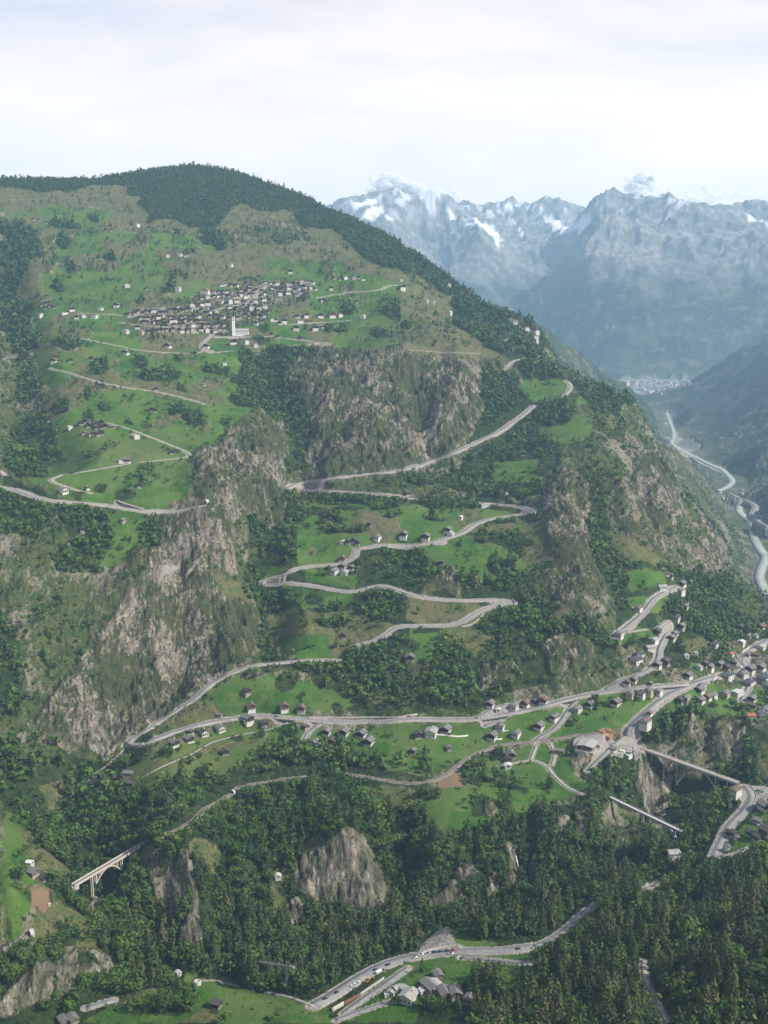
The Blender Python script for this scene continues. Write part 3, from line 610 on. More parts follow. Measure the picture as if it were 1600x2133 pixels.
for kind, wid, S_ in ROADL:
    h = wid/2+1.2; bl = 5+wid*.7; R0 = float(np.hypot(*S_[:, :2].T).mean()); h = max(h, R0*.0024)
    def f(sl, D, Z):
        wt = 1-sstep(h, h+bl, D); SLOPE[sl] = SLOPE[sl]*(1-wt)+wt*(Z-.25)/GR[sl]
        g = (1-sstep(h+.6, h+1.4+bl*(0 if R0 < 1150 else .30 if R0 < 1450 else .55) if kind == 'A' else h+1.5, D))*(1 if kind == 'A' else .8)
        if wid > 2.6: GRAV[sl] = np.maximum(GRAV[sl], g)
    stamp(S_, h+bl+2, f)
    def f2(sl, D, Z): HIDE[sl] |= D < wid/2+1
    stamp(S_, wid/2+2, f2)
Z0 = SLOPE*GR

def link(name, me, mat=None, parent=None):
    o = bpy.data.objects.new(name, me); COL.objects.link(o)
    if mat is not None: me.materials.append(mat)
    if parent is not None: o.parent = parent
    return o
def tag(o, label=None, cat=None, group=None, kind=None):
    if label: o['label'] = label
    if cat: o['category'] = cat
    if group: o['group'] = group
    if kind: o['kind'] = kind
    return o
def mesh_np(name, V, F, k=4, smooth=False):
    """mesh from numpy vertices (n,3) and faces (m,k)"""
    me = bpy.data.meshes.new(name); V = np.ascontiguousarray(V, np.float32); F = np.ascontiguousarray(F, np.int32)
    me.vertices.add(len(V)); me.vertices.foreach_set('co', V.ravel())
    me.loops.add(F.size); me.loops.foreach_set('vertex_index', F.ravel())
    me.polygons.add(len(F)); me.polygons.foreach_set('loop_start', np.arange(0, F.size, k, dtype=np.int32))
    me.polygons.foreach_set('loop_total', np.full(len(F), k, np.int32))
    if smooth: me.polygons.foreach_set('use_smooth', np.ones(len(F), bool))
    me.update(calc_edges=True)
    return me
def attr(me, name, A, typ='FLOAT_COLOR'):
    a = me.attributes.new(name, typ, 'POINT')
    a.data.foreach_set('color' if typ == 'FLOAT_COLOR' else 'value', np.ascontiguousarray(A, np.float32).ravel())

# ---------------------------------------------------------------- node helpers
class NT:
    def __init__(s, name):
        s.m = bpy.data.materials.new(name); s.m.use_nodes = True; s.t = s.m.node_tree; s.n = s.t.nodes
        s.b = s.n['Principled BSDF']; s.b.inputs['Roughness'].default_value = .85
        s.b.inputs['Specular IOR Level'].default_value = .25
    def add(s, typ, ins={}, **kw):
        nd = s.n.new('ShaderNode'+typ)
        for k, v in kw.items(): setattr(nd, k, v)
        for k, v in ins.items(): s.put(nd.inputs[k], v)
        return nd
    def put(s, sock, v):
        if isinstance(v, bpy.types.NodeSocket): s.t.links.new(v, sock)
        elif isinstance(v, bpy.types.Node): s.t.links.new(v.outputs[0], sock)
        elif isinstance(v, tuple) and sock.type == 'RGBA' and len(v) == 3: sock.default_value = (*v, 1)
        else: sock.default_value = v
    def math(s, op, a, b=0.0, c=0.0):
        return s.add('Math', {0: a, 1: b, 2: c}, operation=op).outputs[0]
    def mix(s, f, a, b):
        nd = s.add('Mix', {}, data_type='RGBA'); s.put(nd.inputs['Factor'], f); s.put(nd.inputs['A'], a); s.put(nd.inputs['B'], b)
        return nd.outputs['Result']
    def noise(s, vec, scale, detail=4, rough=.55, dist=0.0):
        return s.add('TexNoise', {'Vector': vec, 'Scale': scale, 'Detail': detail, 'Roughness': rough, 'Distortion': dist}).outputs['Fac']
    def step(s, v, a, b):
        nd = s.add('MapRange', {0: v, 1: a, 2: b, 3: 0.0, 4: 1.0}, interpolation_type='SMOOTHSTEP'); return nd.outputs[0]
    def attr(s, name):
        a = s.add('Attribute', attribute_name=name); sp = s.add('SeparateColor', {0: a.outputs['Color']}); return sp.outputs
    def pos(s): return s.add('NewGeometry').outputs['Position']
    def mapping(s, vec, scale=(1,1,1), rot=(0,0,0)):
        return s.add('Mapping', {'Vector': vec, 'Scale': scale, 'Rotation': rot}).outputs[0]
    def bump(s, h, strength=.5, dist=1.0):
        b = s.add('Bump', {'Height': h, 'Strength': strength, 'Distance': dist}); s.put(s.b.inputs['Normal'], b.outputs[0])
    def col(s, c): s.put(s.b.inputs['Base Color'], c); return s.m

def terrain_mat():
    g = NT('alpine_ground'); P = g.pos(); A = g.attr('cover_a'); B = g.attr('cover_b'); C = g.attr('cover_c')
    n_s = g.noise(P, .35, 3, .6); n_m = g.noise(P, .07, 4, .6); n_l = g.noise(P, .012, 4, .55); n_x = g.noise(P, .0028, 5, .55)
    Pv = g.mapping(P, (1, .45, .3), (0, 0, .25)); str1 = g.noise(Pv, .09, 6, .68, .4); str2 = g.noise(Pv, .28, 4, .7, .3)
    Pd = g.mapping(P, (1, .30, .9), (0, .75, .5)); str3 = g.noise(Pd, .14, 5, .7, .5)
    nz = g.add('SeparateXYZ', {0: g.add('NewGeometry').outputs['Normal']}).outputs[2]
    # soft, ragged borders between covers
    jit = g.math('ADD', g.math('MULTIPLY', g.math('SUBTRACT', n_s, .5), .9), g.math('MULTIPLY', g.math('SUBTRACT', n_m, .5), 1.5))
    rag = lambda v, k=1.0: g.step(g.math('ADD', v, g.math('MULTIPLY', jit, k)), .38, .62)
    # grasses
    mead = g.mix(g.step(n_l, .38, .62), (.026,.074,.010), (.048,.102,.016)); mead = g.mix(g.step(n_m, .44, .70), mead, (.072,.108,.024))
    vor = g.add('TexVoronoi', {'Vector': g.mapping(P, (1, .8, 2.2), (0, 0, .5)), 'Scale': .022, 'Randomness': .9}); vc = g.add('SeparateColor', {0: vor.outputs['Color']}).outputs
    mead = g.mix(g.math('MULTIPLY', g.step(vc[0], .55, .9), .55), mead, (.074,.112,.026)); mead = g.mix(g.math('MULTIPLY', g.step(vc[1], .7, .9), .5), mead, (.018,.062,.009))
    mead = g.mix(g.math('MULTIPLY', g.step(n_s, .54, .70), .6), mead, (.016,.046,.008)); mead = g.mix(g.math('MULTIPLY', g.step(n_x, .52, .66), .45), mead, (.085,.085,.036))
    dry = g.mix(g.step(n_m, .35, .62), (.105,.098,.044), (.056,.074,.024)); dry = g.mix(g.step(n_s, .5, .66), dry, (.034,.046,.018)); dry = g.mix(g.math('MULTIPLY', g.step(vc[2], .5, .9), .4), dry, (.105,.088,.05))
    # bare rock: streaked, with dark joints and many ledges of grass
    str4 = g.noise(Pd, .42, 4, .7, .6); rock = g.mix(g.step(str1, .36, .60), (.062,.053,.042), (.190,.163,.122)); rock = g.mix(g.step(g.math('ADD', g.math('MULTIPLY', str3, .5), g.math('MULTIPLY', str4, .5)), .51, .57), rock, (.32,.285,.225)); rock = g.mix(g.step(str2, .52, .68), rock, (.085,.080,.074))
    rock = g.mix(g.step(n_l, .50, .66), rock, (.135,.112,.080))
    veg = g.mix(g.step(n_m, .4, .6), (.030,.052,.014), (.062,.074,.024)); veg = g.mix(g.step(n_s, .5, .7), veg, (.016,.030,.012))
    ledge = g.math('ADD', g.math('MULTIPLY', g.math('SUBTRACT', nz, .66), 1.2), g.math('MULTIPLY', g.math('SUBTRACT', str2, .5), 4.4))
    ledge = g.step(g.math('ADD', g.math('ADD', ledge, g.math('MULTIPLY', g.math('SUBTRACT', str1, .5), -3.0)), g.math('MULTIPLY', g.math('SUBTRACT', n_l, .46), 5.0)), -.25, .25)
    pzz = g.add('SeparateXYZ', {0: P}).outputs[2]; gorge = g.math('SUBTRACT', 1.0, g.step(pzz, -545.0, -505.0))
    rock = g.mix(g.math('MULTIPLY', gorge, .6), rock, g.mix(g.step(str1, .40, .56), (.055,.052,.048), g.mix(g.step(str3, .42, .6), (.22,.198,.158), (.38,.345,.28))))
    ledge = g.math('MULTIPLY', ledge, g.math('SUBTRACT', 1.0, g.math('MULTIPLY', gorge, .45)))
    rockv = g.mix(g.math('MULTIPLY', ledge, .9), rock, veg)
    # scrub slope: mostly grass and bushes with stones showing through
    stone = g.step(g.math('ADD', g.math('ADD', g.math('MULTIPLY', str3, .6), g.math('MULTIPLY', str4, .4)), g.math('MULTIPLY', g.math('SUBTRACT', n_l, .5), .6)), .50, .59)
    scr = g.mix(g.step(n_s, .4, .62), (.070,.074,.028), (.030,.050,.014)); scr = g.mix(g.step(n_m, .46, .62), scr, (.024,.046,.012)); scr = g.mix(g.step(n_l, .52, .65), scr, (.070,.064,.032))
    scrub = g.mix(g.math('MULTIPLY', stone, .8), scr, g.mix(n_s, (.085,.075,.060), (.245,.215,.17)))
    forest = g.mix(g.step(n_m, .35, .65), (.012,.022,.008), (.026,.042,.012)); forest = g.mix(g.step(n_l, .54, .66), forest, (.050,.064,.022))
    bare = g.mix(n_m, (.17,.112,.070), (.13,.092,.055)); grav = g.mix(g.step(n_s, .35, .65), (.26,.24,.21), (.15,.138,.12))
    c = scrub
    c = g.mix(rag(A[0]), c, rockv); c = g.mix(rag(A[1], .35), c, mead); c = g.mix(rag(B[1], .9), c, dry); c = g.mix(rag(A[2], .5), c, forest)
    c = g.mix(B[2], c, bare)
    # the far ranges
    ff = g.mix(g.step(n_x, .42, .60), (.012,.026,.012), (.036,.050,.020)); ff = g.mix(g.step(g.noise(P, .008, 5, .65), .53, .62), ff, (.09,.085,.06)); ff = g.mix(g.step(g.noise(P, .03, 4, .7), .58, .66), ff, (.13,.13,.11))
    fr = g.mix(g.step(g.noise(g.mapping(P, (1,1,.3)), .010, 8, .72), .42, .60), (.10,.095,.09), (.22,.205,.185))
    fr = g.mix(g.math('MULTIPLY', g.step(n_x, .45, .6), .5), fr, (.05,.062,.026))
    pz = g.add('SeparateXYZ', {0: P}).outputs[2]
    alt = g.step(g.math('ADD', pz, g.math('MULTIPLY', g.math('SUBTRACT', n_x, .5), 900)), 20, 420)
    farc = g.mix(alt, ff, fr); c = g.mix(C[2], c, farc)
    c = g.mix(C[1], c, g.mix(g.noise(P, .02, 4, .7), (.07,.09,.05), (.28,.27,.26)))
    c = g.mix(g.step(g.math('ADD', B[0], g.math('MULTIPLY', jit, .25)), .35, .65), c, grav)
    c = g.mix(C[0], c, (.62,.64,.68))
    h = g.math('ADD', g.math('MULTIPLY', str1, 7.0), g.math('MULTIPLY', str2, 3.2)); h = g.math('ADD', h, g.math('MULTIPLY', str4, 4.0))
    rr = g.math('ADD', A[0], .16); h = g.math('ADD', g.math('MULTIPLY', h, rr), g.math('MULTIPLY', n_s, .6))
    g.bump(h, .9, 1.0); g.b.inputs['Roughness'].default_value = .95; g.b.inputs['Specular IOR Level'].default_value = .1
    return g.col(c)

# snow and town patches on the far slopes
XP = """
X 728,432 760,418 800,402 790,412 770,425 740,438
X 752,452 785,428 800,432 798,442 775,462
X 968,458 985,455 1010,462 1035,480 1045,512 1036,516 1028,492 1000,474 975,466
X 925,432 945,445 955,455 935,445
X 1138,452 1150,450 1168,462 1178,470 1200,466 1235,452 1232,462 1205,478 1170,488 1150,478
X 1072,476 1082,477 1092,488 1086,492
X 1050,424 1062,420 1070,434 1064,440 1052,434
X 1098,424 1130,438 1128,444 1104,434
X 1280,440 1296,438 1290,446
X 1546,440 1575,456 1600,470 1600,476 1560,456
X 800,448 820,452 815,458 803,456
M 1508,598 1560,600 1555,612 1515,612
M 1400,660 1440,668 1430,680 1400,676
M 1300,690 1380,700 1370,715 1310,712
T 1296,790 1436,790 1440,800 1380,815 1340,822 1316,812
G 1380,852 1392,850 1396,880 1388,890
G 1390,918 1404,898 1452,932 1430,940 1450,950 1500,975 1530,995 1500,985 1440,955 1408,940
G 1195,690 1210,700 1205,704
G 1300,694 1262,678 1265,672 1310,688
G 1090,585 1130,630 1132,660 1126,640 1100,605
G 1040,520 1075,575 1068,575
"""
for t in parse(XP): paint(pts_of(t[1:]), t[0])
M_ = {c: near_w(c, 10 if c in 'RD' else 5 if c in 'MF' else 1) for c in CLS}
FARW = sstep(4300, 5200, GR)
high = sstep(900, 1250, Z0 + fbm(GX/400, GY/400, 4, 61)*300) * sstep(.12, .3, fbm(GX/160, GY/260, 4, 63))
snow = np.clip(M_['X'] + high*(GR > 12500)*.6, 0, 1)
low = np.clip(1-np.abs(Z0+775)/30, 0, 1)*(GR > 2200)*(GR < 8500)
GRAVT = np.clip(GRAV + M_['G'], 0, 1)
GRAVT *= np.where(GRAVT > .97, 1, .75+.25*sstep(.3, .6, noise2(GX/5, GY/5, 71)))
V = np.stack([GX, GY, Z0], -1).reshape(-1, 3)
idx = np.arange(NA*NR).reshape(NA, NR)
F = np.stack([idx[:-1, :-1], idx[1:, :-1], idx[1:, 1:], idx[:-1, 1:]], -1).reshape(-1, 4)
me = mesh_np('terrain', V, F, 4, True)
one = np.ones_like(GR)
attr(me, 'cover_a', np.stack([M_['R'], M_['M'], M_['F'], one], -1).reshape(-1, 4))
attr(me, 'cover_b', np.stack([GRAVT, M_['D'], M_['B'], one], -1).reshape(-1, 4))
attr(me, 'cover_c', np.stack([snow, M_['T'], FARW*(1-M_['M'])*(1-low*.6), one], -1).reshape(-1, 4))
terrain = link('mountain_terrain', me, terrain_mat()); tag(terrain, kind='structure')
del V, F

# ---------------------------------------------------------------- road surfaces
def road_mat(name, c1, c2, scale=.25):
    g = NT(name); P = g.pos(); n1 = g.noise(P, scale, 5, .6); n2 = g.noise(P, 2.2, 3)
    c = g.mix(g.step(n1, .35, .65), c1, c2); c = g.mix(g.math('MULTIPLY', g.step(n2, .5, .7), .25), c, tuple(v*.6 for v in c1)); return g.col(c)
MAT = {}
MAT['A'] = road_mat('asphalt', (.150,.150,.152), (.205,.20,.195)); MAT['G'] = road_mat('gravel_track', (.27,.25,.215), (.20,.185,.16))
MAT['T'] = road_mat('track_ballast', (.125,.100,.085), (.17,.145,.125), .6); MAT['W'] = road_mat('white_paint', (.5,.5,.49), (.42,.42,.41))
MAT['stone'] = road_mat('masonry_wall', (.30,.275,.24), (.20,.185,.16), .5)
MAT['rail'] = road_mat('rail_steel', (.16,.12,.10), (.24,.20,.17), 1)
def offset_line(S_, d):
    T = np.gradient(S_[:, :2], axis=0); T /= np.linalg.norm(T, axis=1)[:, None]+1e-9
    Nn = np.c_[-T[:, 1], T[:, 0]]; o = S_.copy(); o[:, :2] += Nn*d; return o
def ribbon(S_, w0, w1, z, depth, name):
    """strip between lateral offsets w0..w1, top at z, sides going down by depth"""
    a = offset_line(S_, w0); b = offset_line(S_, w1); n = len(S_)
    a[:, 2] += z; b[:, 2] += z; al = a.copy(); bl = b.copy(); al[:, 2] -= depth; bl[:, 2] -= depth
    V = np.concatenate([a, b, al, bl]); i = np.arange(n-1)
    q = lambda o1, o2: np.stack([i+o1, i+o2, i+1+o2, i+1+o1], -1)
    F = np.concatenate([q(n, 0), q(0, 2*n), q(3*n, n), q(2*n, 3*n), np.array([[0, n, 3*n, 2*n], [n-1, 3*n-1, 4*n-1, 2*n-1]])])
    return mesh_np(name, V, F)
for k, (kind, wid, S_) in enumerate(ROADL):
    R0 = float(np.hypot(*S_[:, :2].T).mean()); z = .18 + .01*(k % 5) + (.25 if R0 > 1500 else 0)
    if kind == 'T':
        r = link('railway_bed', ribbon(S_, -wid/2, wid/2, z, 1.5, 'railway_bed'), MAT['T'])
        for s in (-.62, .62): link('rail', ribbon(S_, s-.14, s+.14, z+.22, .3, 'rail'), MAT['rail'], r)
    else:
        nm = 'road' if kind == 'A' else 'path'
        r = link(nm, ribbon(S_, -wid/2, wid/2, z, 1.6, nm), MAT[kind])
        if kind == 'A' and wid >= 6:
            for s in (-wid/2+.35, wid/2-.35): link('edge_line', ribbon(S_, s-.12, s+.12, z+.012, .01, 'edge_line'), MAT['W'], r)
            # low stone parapet on the valley side
            L_, Rr = offset_line(S_, wid/2+.6), offset_line(S_, -wid/2-.6)
            s = 1 if np.mean(np.hypot(L_[:, 0], L_[:, 1])) < np.mean(np.hypot(Rr[:, 0], Rr[:, 1])) else -1
            link('parapet', ribbon(S_, s*(wid/2+.35) if s > 0 else -(wid/2+.95), s*(wid/2+.95) if s > 0 else -(wid/2+.35), 1.0, 3.5, 'parapet'), MAT['stone'], r)
    tag(r, kind='structure')
# ---------------------------------------------------------------- building kit
def plain(name, c, rough=.8, var=.25, scale=.6, metal=0.0):
    g = NT(name); P = g.add('TexCoord').outputs['Object']; n = g.noise(P, scale, 4, .6)
    r = g.add('ObjectInfo').outputs['Random']
    c2 = g.mix(n, tuple(v*(1-var) for v in c), tuple(min(1, v*(1+var)) for v in c))
    c3 = g.mix(g.math('MULTIPLY', r, .35), c2, tuple(v*.55 for v in c)); g.b.inputs['Roughness'].default_value = rough
    g.b.inputs['Metallic'].default_value = metal; return g.col(c3)
MAT.update(lime=plain('bright_limewash', (.74,.73,.70), .85, .05), plaster=plain('white_plaster', (.50,.48,.44), .85, .08), cream=plain('cream_plaster', (.36,.30,.20), .85, .1),
    timber=plain('dark_larch_timber', (.040,.026,.019), .8, .35, 1.5), redwood=plain('red_stained_timber', (.130,.040,.026), .8, .2, 1.5),
    orange=plain('orange_larch_timber', (.30,.13,.055), .8, .2, 1.5),
    slate=plain('grey_slate_roof', (.125,.120,.115), .7, .3, 1.2), palest=plain('pale_stone_roof', (.27,.265,.25), .75, .2, 1.0),
    brownroof=plain('brown_tile_roof', (.120,.078,.064), .8, .2, 1.2), redroof=plain('red_tile_roof', (.28,.085,.05), .8, .2, 1.2),
    darkroof=plain('dark_roof', (.042,.048,.055), .6, .2, 1.2), whiteroof=plain('white_metal_roof', (.46,.46,.455), .5, .1, .6), oldroof=plain('old_stone_slab_roof', (.060,.054,.050), .85, .45, .9),
    glass=plain('window_glass', (.02,.028,.035), .15, .1), concrete=plain('concrete', (.33,.31,.275), .85, .12, .4), wood=plain('grey_weathered_wood', (.13,.108,.085), .85, .3, 1.2),
    metal=plain('galvanised_steel', (.32,.33,.34), .4, .1, .6, .4), paleconc=plain('pale_bridge_concrete', (.46,.42,.37), .8, .08, .3), earthpile=plain('sawn_timber', (.34,.17,.08), .85, .3, .8),
    brownlog=plain('stacked_logs', (.15,.07,.045), .85, .35, .8), pink=plain('pale_track_surface', (.50,.47,.44), .9, .1, .5))
def box(bm, x0, x1, y0, y1, z0, z1):
    v = [bm.verts.new(p) for p in ((x0,y0,z0),(x1,y0,z0),(x1,y1,z0),(x0,y1,z0),(x0,y0,z1),(x1,y0,z1),(x1,y1,z1),(x0,y1,z1))]
    for f in ((0,3,2,1),(4,5,6,7),(0,1,5,4),(1,2,6,5),(2,3,7,6),(3,0,4,7)): bm.faces.new([v[i] for i in f])
def prism(bm, poly, y0, y1):
    """poly in (x, z) extruded along y"""
    a = [bm.verts.new((x, y0, z)) for x, z in poly]; b = [bm.verts.new((x, y1, z)) for x, z in poly]; n = len(poly)
    bm.faces.new(a); bm.faces.new(b[::-1])
    for i in range(n): bm.faces.new((a[(i+1) % n], a[i], b[i], b[(i+1) % n]))
def beam(bm, p, q, w, h=None):
    p, q = Vector(p), Vector(q); h = h or w; d = (q-p); L_ = d.length
    if L_ < 1e-6: return
    z = d/L_; s = z.cross(Vector((0,0,1)));  s = Vector((1,0,0)) if s.length < 1e-3 else s.normalized(); u = s.cross(z)
    vs = []
    for c in (p, q):
        for a, b in ((-1,-1),(1,-1),(1,1),(-1,1)): vs.append(bm.verts.new(c+s*a*w/2+u*b*h/2))
    for f in ((0,1,2,3),(7,6,5,4),(0,4,5,1),(1,5,6,2),(2,6,7,3),(3,7,4,0)): bm.faces.new([vs[i] for i in f])
def fin(bm, name):
    bmesh.ops.recalc_face_normals(bm, faces=bm.faces); me = bpy.data.meshes.new(name); bm.to_mesh(me); bm.free(); return me
def B(fn, name):
    bm = bmesh.new(); fn(bm); return fin(bm, name)

def house_kit(w, l, hb, ht, pitch, over, base, wall, roof, windows=True, balcony=True, shed=False, chim=True):
    """parts: list of (name, mesh, material, subparts); front (gable) looks to -y"""
    rh = math.tan(math.radians(pitch)); parts = []; top = hb+ht; W = w/2; Lh = l/2
    parts.append(('basement', B(lambda b: box(b, -W, W, -Lh, Lh, -5, hb), 'basement'), base, []))
    def up(b): prism(b, [(-W-.12, hb), (W+.12, hb), (W+.12, top), (0, top+rh*W), (-W-.12, top)], -Lh-.12, Lh+.12)
    parts.append(('wall', B(up, 'wall'), wall, []))
    t = .35
    def rf(b):
        for s in (-1, 1):
            e = s*(W+over); ze = top-rh*over
            prism(b, [(0, top+rh*W+.08), (e, ze+.08), (e, ze+.08+t), (0, top+rh*W+.08+t*1.15)] if s > 0 else [(e, ze+.08), (0, top+rh*W+.08), (0, top+rh*W+.08+t*1.15), (e, ze+.08+t)], -Lh-over, Lh+over*.7)
    sub = []
    if chim: sub = [('chimney', B(lambda b: (box(b, W*.35, W*.35+.8, Lh*.2, Lh*.2+.8, top, top+rh*W+1.3), box(b, W*.35-.12, W*.35+.92, Lh*.2-.12, Lh*.2+.92, top+rh*W+1.3, top+rh*W+1.45)), 'chimney'), 'plaster')]
    parts.append(('roof', B(rf, 'roof'), roof, sub))
    if windows:
        n = max(2, int(w/3.2))
        rows = ([(hb-2.0, hb-.7)] if hb > 2 else [])+([(hb+.9, hb+2.2)] if ht > 2.4 else [])
        for z0, z1 in rows:
            for k in range(n):
                x = -W+w*(k+.5)/n
                y = -Lh-(.14 if z0 > hb else .02)
                parts.append(('window', B(lambda b: box(b, x-.6, x+.6, y-.05, y+.05, z0, z1), 'window'), 'glass', []))
            for s in (-1, 1):
                for k in range(2):
                    y = -Lh+l*(k+.5)/2; xx = s*(W+(.14 if z0 > hb else .02))
                    parts.append(('window', B(lambda b: box(b, xx-.05, xx+.05, y-.6, y+.6, z0, z1), 'window'), 'glass', []))
    else:
        parts.append(('door', B(lambda b: box(b, -.8, .8, -Lh-.2, -Lh-.08, max(hb, .1), max(hb, .1)+2), 'door'), 'wood', []))
    if balcony:
        def bal(b):
            box(b, -W+.3, W-.3, -Lh-1.4, -Lh-.14, hb-.25, hb-.1); box(b, -W+.3, W-.3, -Lh-1.45, -Lh-1.32, hb-.1, hb+.75)
            for x in (-W+.4, W-.4): box(b, x-.1, x+.1, -Lh-1.3, -Lh-.14, hb+.6, hb+.72)
        parts.append(('balcony', B(bal, 'balcony'), 'wood' if wall != 'timber' else 'timber', []))
    return parts
KIT = {
 'C': ('brown timber chalet', 'chalet', 'chalet', house_kit(10, 11, 2.7, 2.9, 24, 1.3, 'plaster', 'timber', 'slate')),
 'W': ('white grey-roofed house', 'house', 'plaster_house', house_kit(10, 11, 2.7, 2.7, 24, 1.0, 'plaster', 'plaster', 'slate')),
 'P': ('white pale-roofed house', 'house', 'plaster_house', house_kit(10, 12, 2.7, 2.0, 20, 1.0, 'plaster', 'plaster', 'palest', balcony=False)),
 'R': ('chalet with brown tiled roof', 'chalet', 'chalet', house_kit(10, 10, 2.7, 2.9, 27, 1.2, 'plaster', 'redwood', 'brownroof')),
 'E': ('red wooden house', 'house', 'wooden_house', house_kit(9, 14, 2.6, 3.0, 20, .9, 'plaster', 'redwood', 'slate')),
 'T': ('house with orange-red roof', 'house', 'tiled_house', house_kit(10, 12, 2.7, 1.6, 26, .9, 'plaster', 'cream', 'redroof', balcony=False)),
 'O': ('orange larch chalet', 'chalet', 'chalet', house_kit(9, 10, 2.7, 2.9, 24, 1.1, 'plaster', 'orange', 'slate')),
 'Y': ('cream grey-roofed house', 'house', 'plaster_house', house_kit(10, 10, 2.7, 3.0, 25, .9, 'cream', 'cream', 'slate', balcony=False)),
 'K': ('white dark-roofed house', 'house', 'plaster_house', house_kit(10, 11, 2.7, 2.6, 24, 1.0, 'plaster', 'plaster', 'darkroof')),
 'D': ('dark timber barn', 'barn', 'timber_barn', house_kit(7, 8, 1.2, 4.0, 24, 1.0, 'stone', 'timber', 'oldroof', False, False, chim=False)),
 'H': ('dark old village chalet', 'chalet', 'chalet', house_kit(8, 9, 1.8, 4.2, 24, 1.2, 'stone', 'timber', 'oldroof', True, False)),
 'B': ('small dark timber hut', 'hut', 'timber_hut', house_kit(5.5, 6, .8, 2.8, 24, .8, 'stone', 'timber', 'slate', False, False, chim=False)),
 'G': ('grey barn with slab roof', 'barn', 'stone_barn', house_kit(9, 13, 1.6, 3.6, 22, 1.1, 'stone', 'wood', 'slate', False, False, chim=False)),
 'L': ('long white building', 'building', 'long_building', house_kit(9, 20, 2.6, 1.6, 14, .7, 'plaster', 'plaster', 'palest', balcony=False)),
 'N': ('long brown building', 'building', 'long_building', house_kit(9, 18, 1.4, 3.2, 20, .9, 'stone', 'timber', 'brownroof', False, False, chim=False)),
 'S': ('small white hut', 'hut', 'white_hut', house_kit(5, 5, 1.2, 1.6, 16, .4, 'plaster', 'plaster', 'whiteroof', False, False, chim=False)),
 'X': ('tall white apartment house', 'apartment house', 'apartment_house', house_kit(14, 16, 8.4, 2.8, 24, 1.2, 'plaster', 'plaster', 'brownroof')),
 'Z': ('large flat-roofed white block', 'block', 'apartment_block', house_kit(16, 20, 5.4, 2.6, 5, .7, 'plaster', 'plaster', 'whiteroof', balcony=False)),
}
KEEP = []                                               # footprints kept free of trees: x, y, r
ORD = ['first','second','third','fourth','fifth','sixth','seventh','eighth','ninth','tenth','eleventh','twelfth','thirteenth','fourteenth','fifteenth','sixteenth','seventeenth','eighteenth','nineteenth','twentieth']
def ordinal(i, n):
    if n == 1: return 'only one'
    if i == 0: return 'leftmost'
    if i == n-1: return 'rightmost'
    return ORD[i]+' from left' if i < 20 else '%d%s from left' % (i+1, {1:'st',2:'nd',3:'rd'}.get((i+1) % 10, 'th') if (i+1) % 100 not in (11,12,13) else 'th')
def lab16(t):
    t = t.replace('rightmost below', 'rightmost, below')
    if len(t.replace('-', ' ').split()) > 16: print('LONG', t)
    return t
def put_house(kind, px, py, rot, sc, label, group, name=None):
    sc *= .94
    H, ok = hit([px], [py]); x, y, z, R = H[0]
    lab, cat, nm, parts = KIT[kind]
    o = bpy.data.objects.new(name or nm, None); COL.objects.link(o); o.location = (x, y, z+.2); o.scale = (sc,)*3
    o.rotation_euler = (0, 0, -math.atan2(x, y)+math.radians(rot)); tag(o, label, cat, group); o.empty_display_size = 1
    far_ = R > 2000
    for pn, me, mt, sub in parts:
        if far_ and pn in ('window', 'balcony', 'door'): continue
        if not me.materials: me.materials.append(MAT[mt])
        p = bpy.data.objects.new(pn, me); COL.objects.link(p); p.parent = o
        for sn, sme, smt in sub:
            if far_: continue
            if not sme.materials: sme.materials.append(MAT[smt])
            q = bpy.data.objects.new(sn, sme); COL.objects.link(q); q.parent = p
    KEEP.append((x, y, 8.5*sc if kind in 'XZLNG' else 6.8*sc)); return o
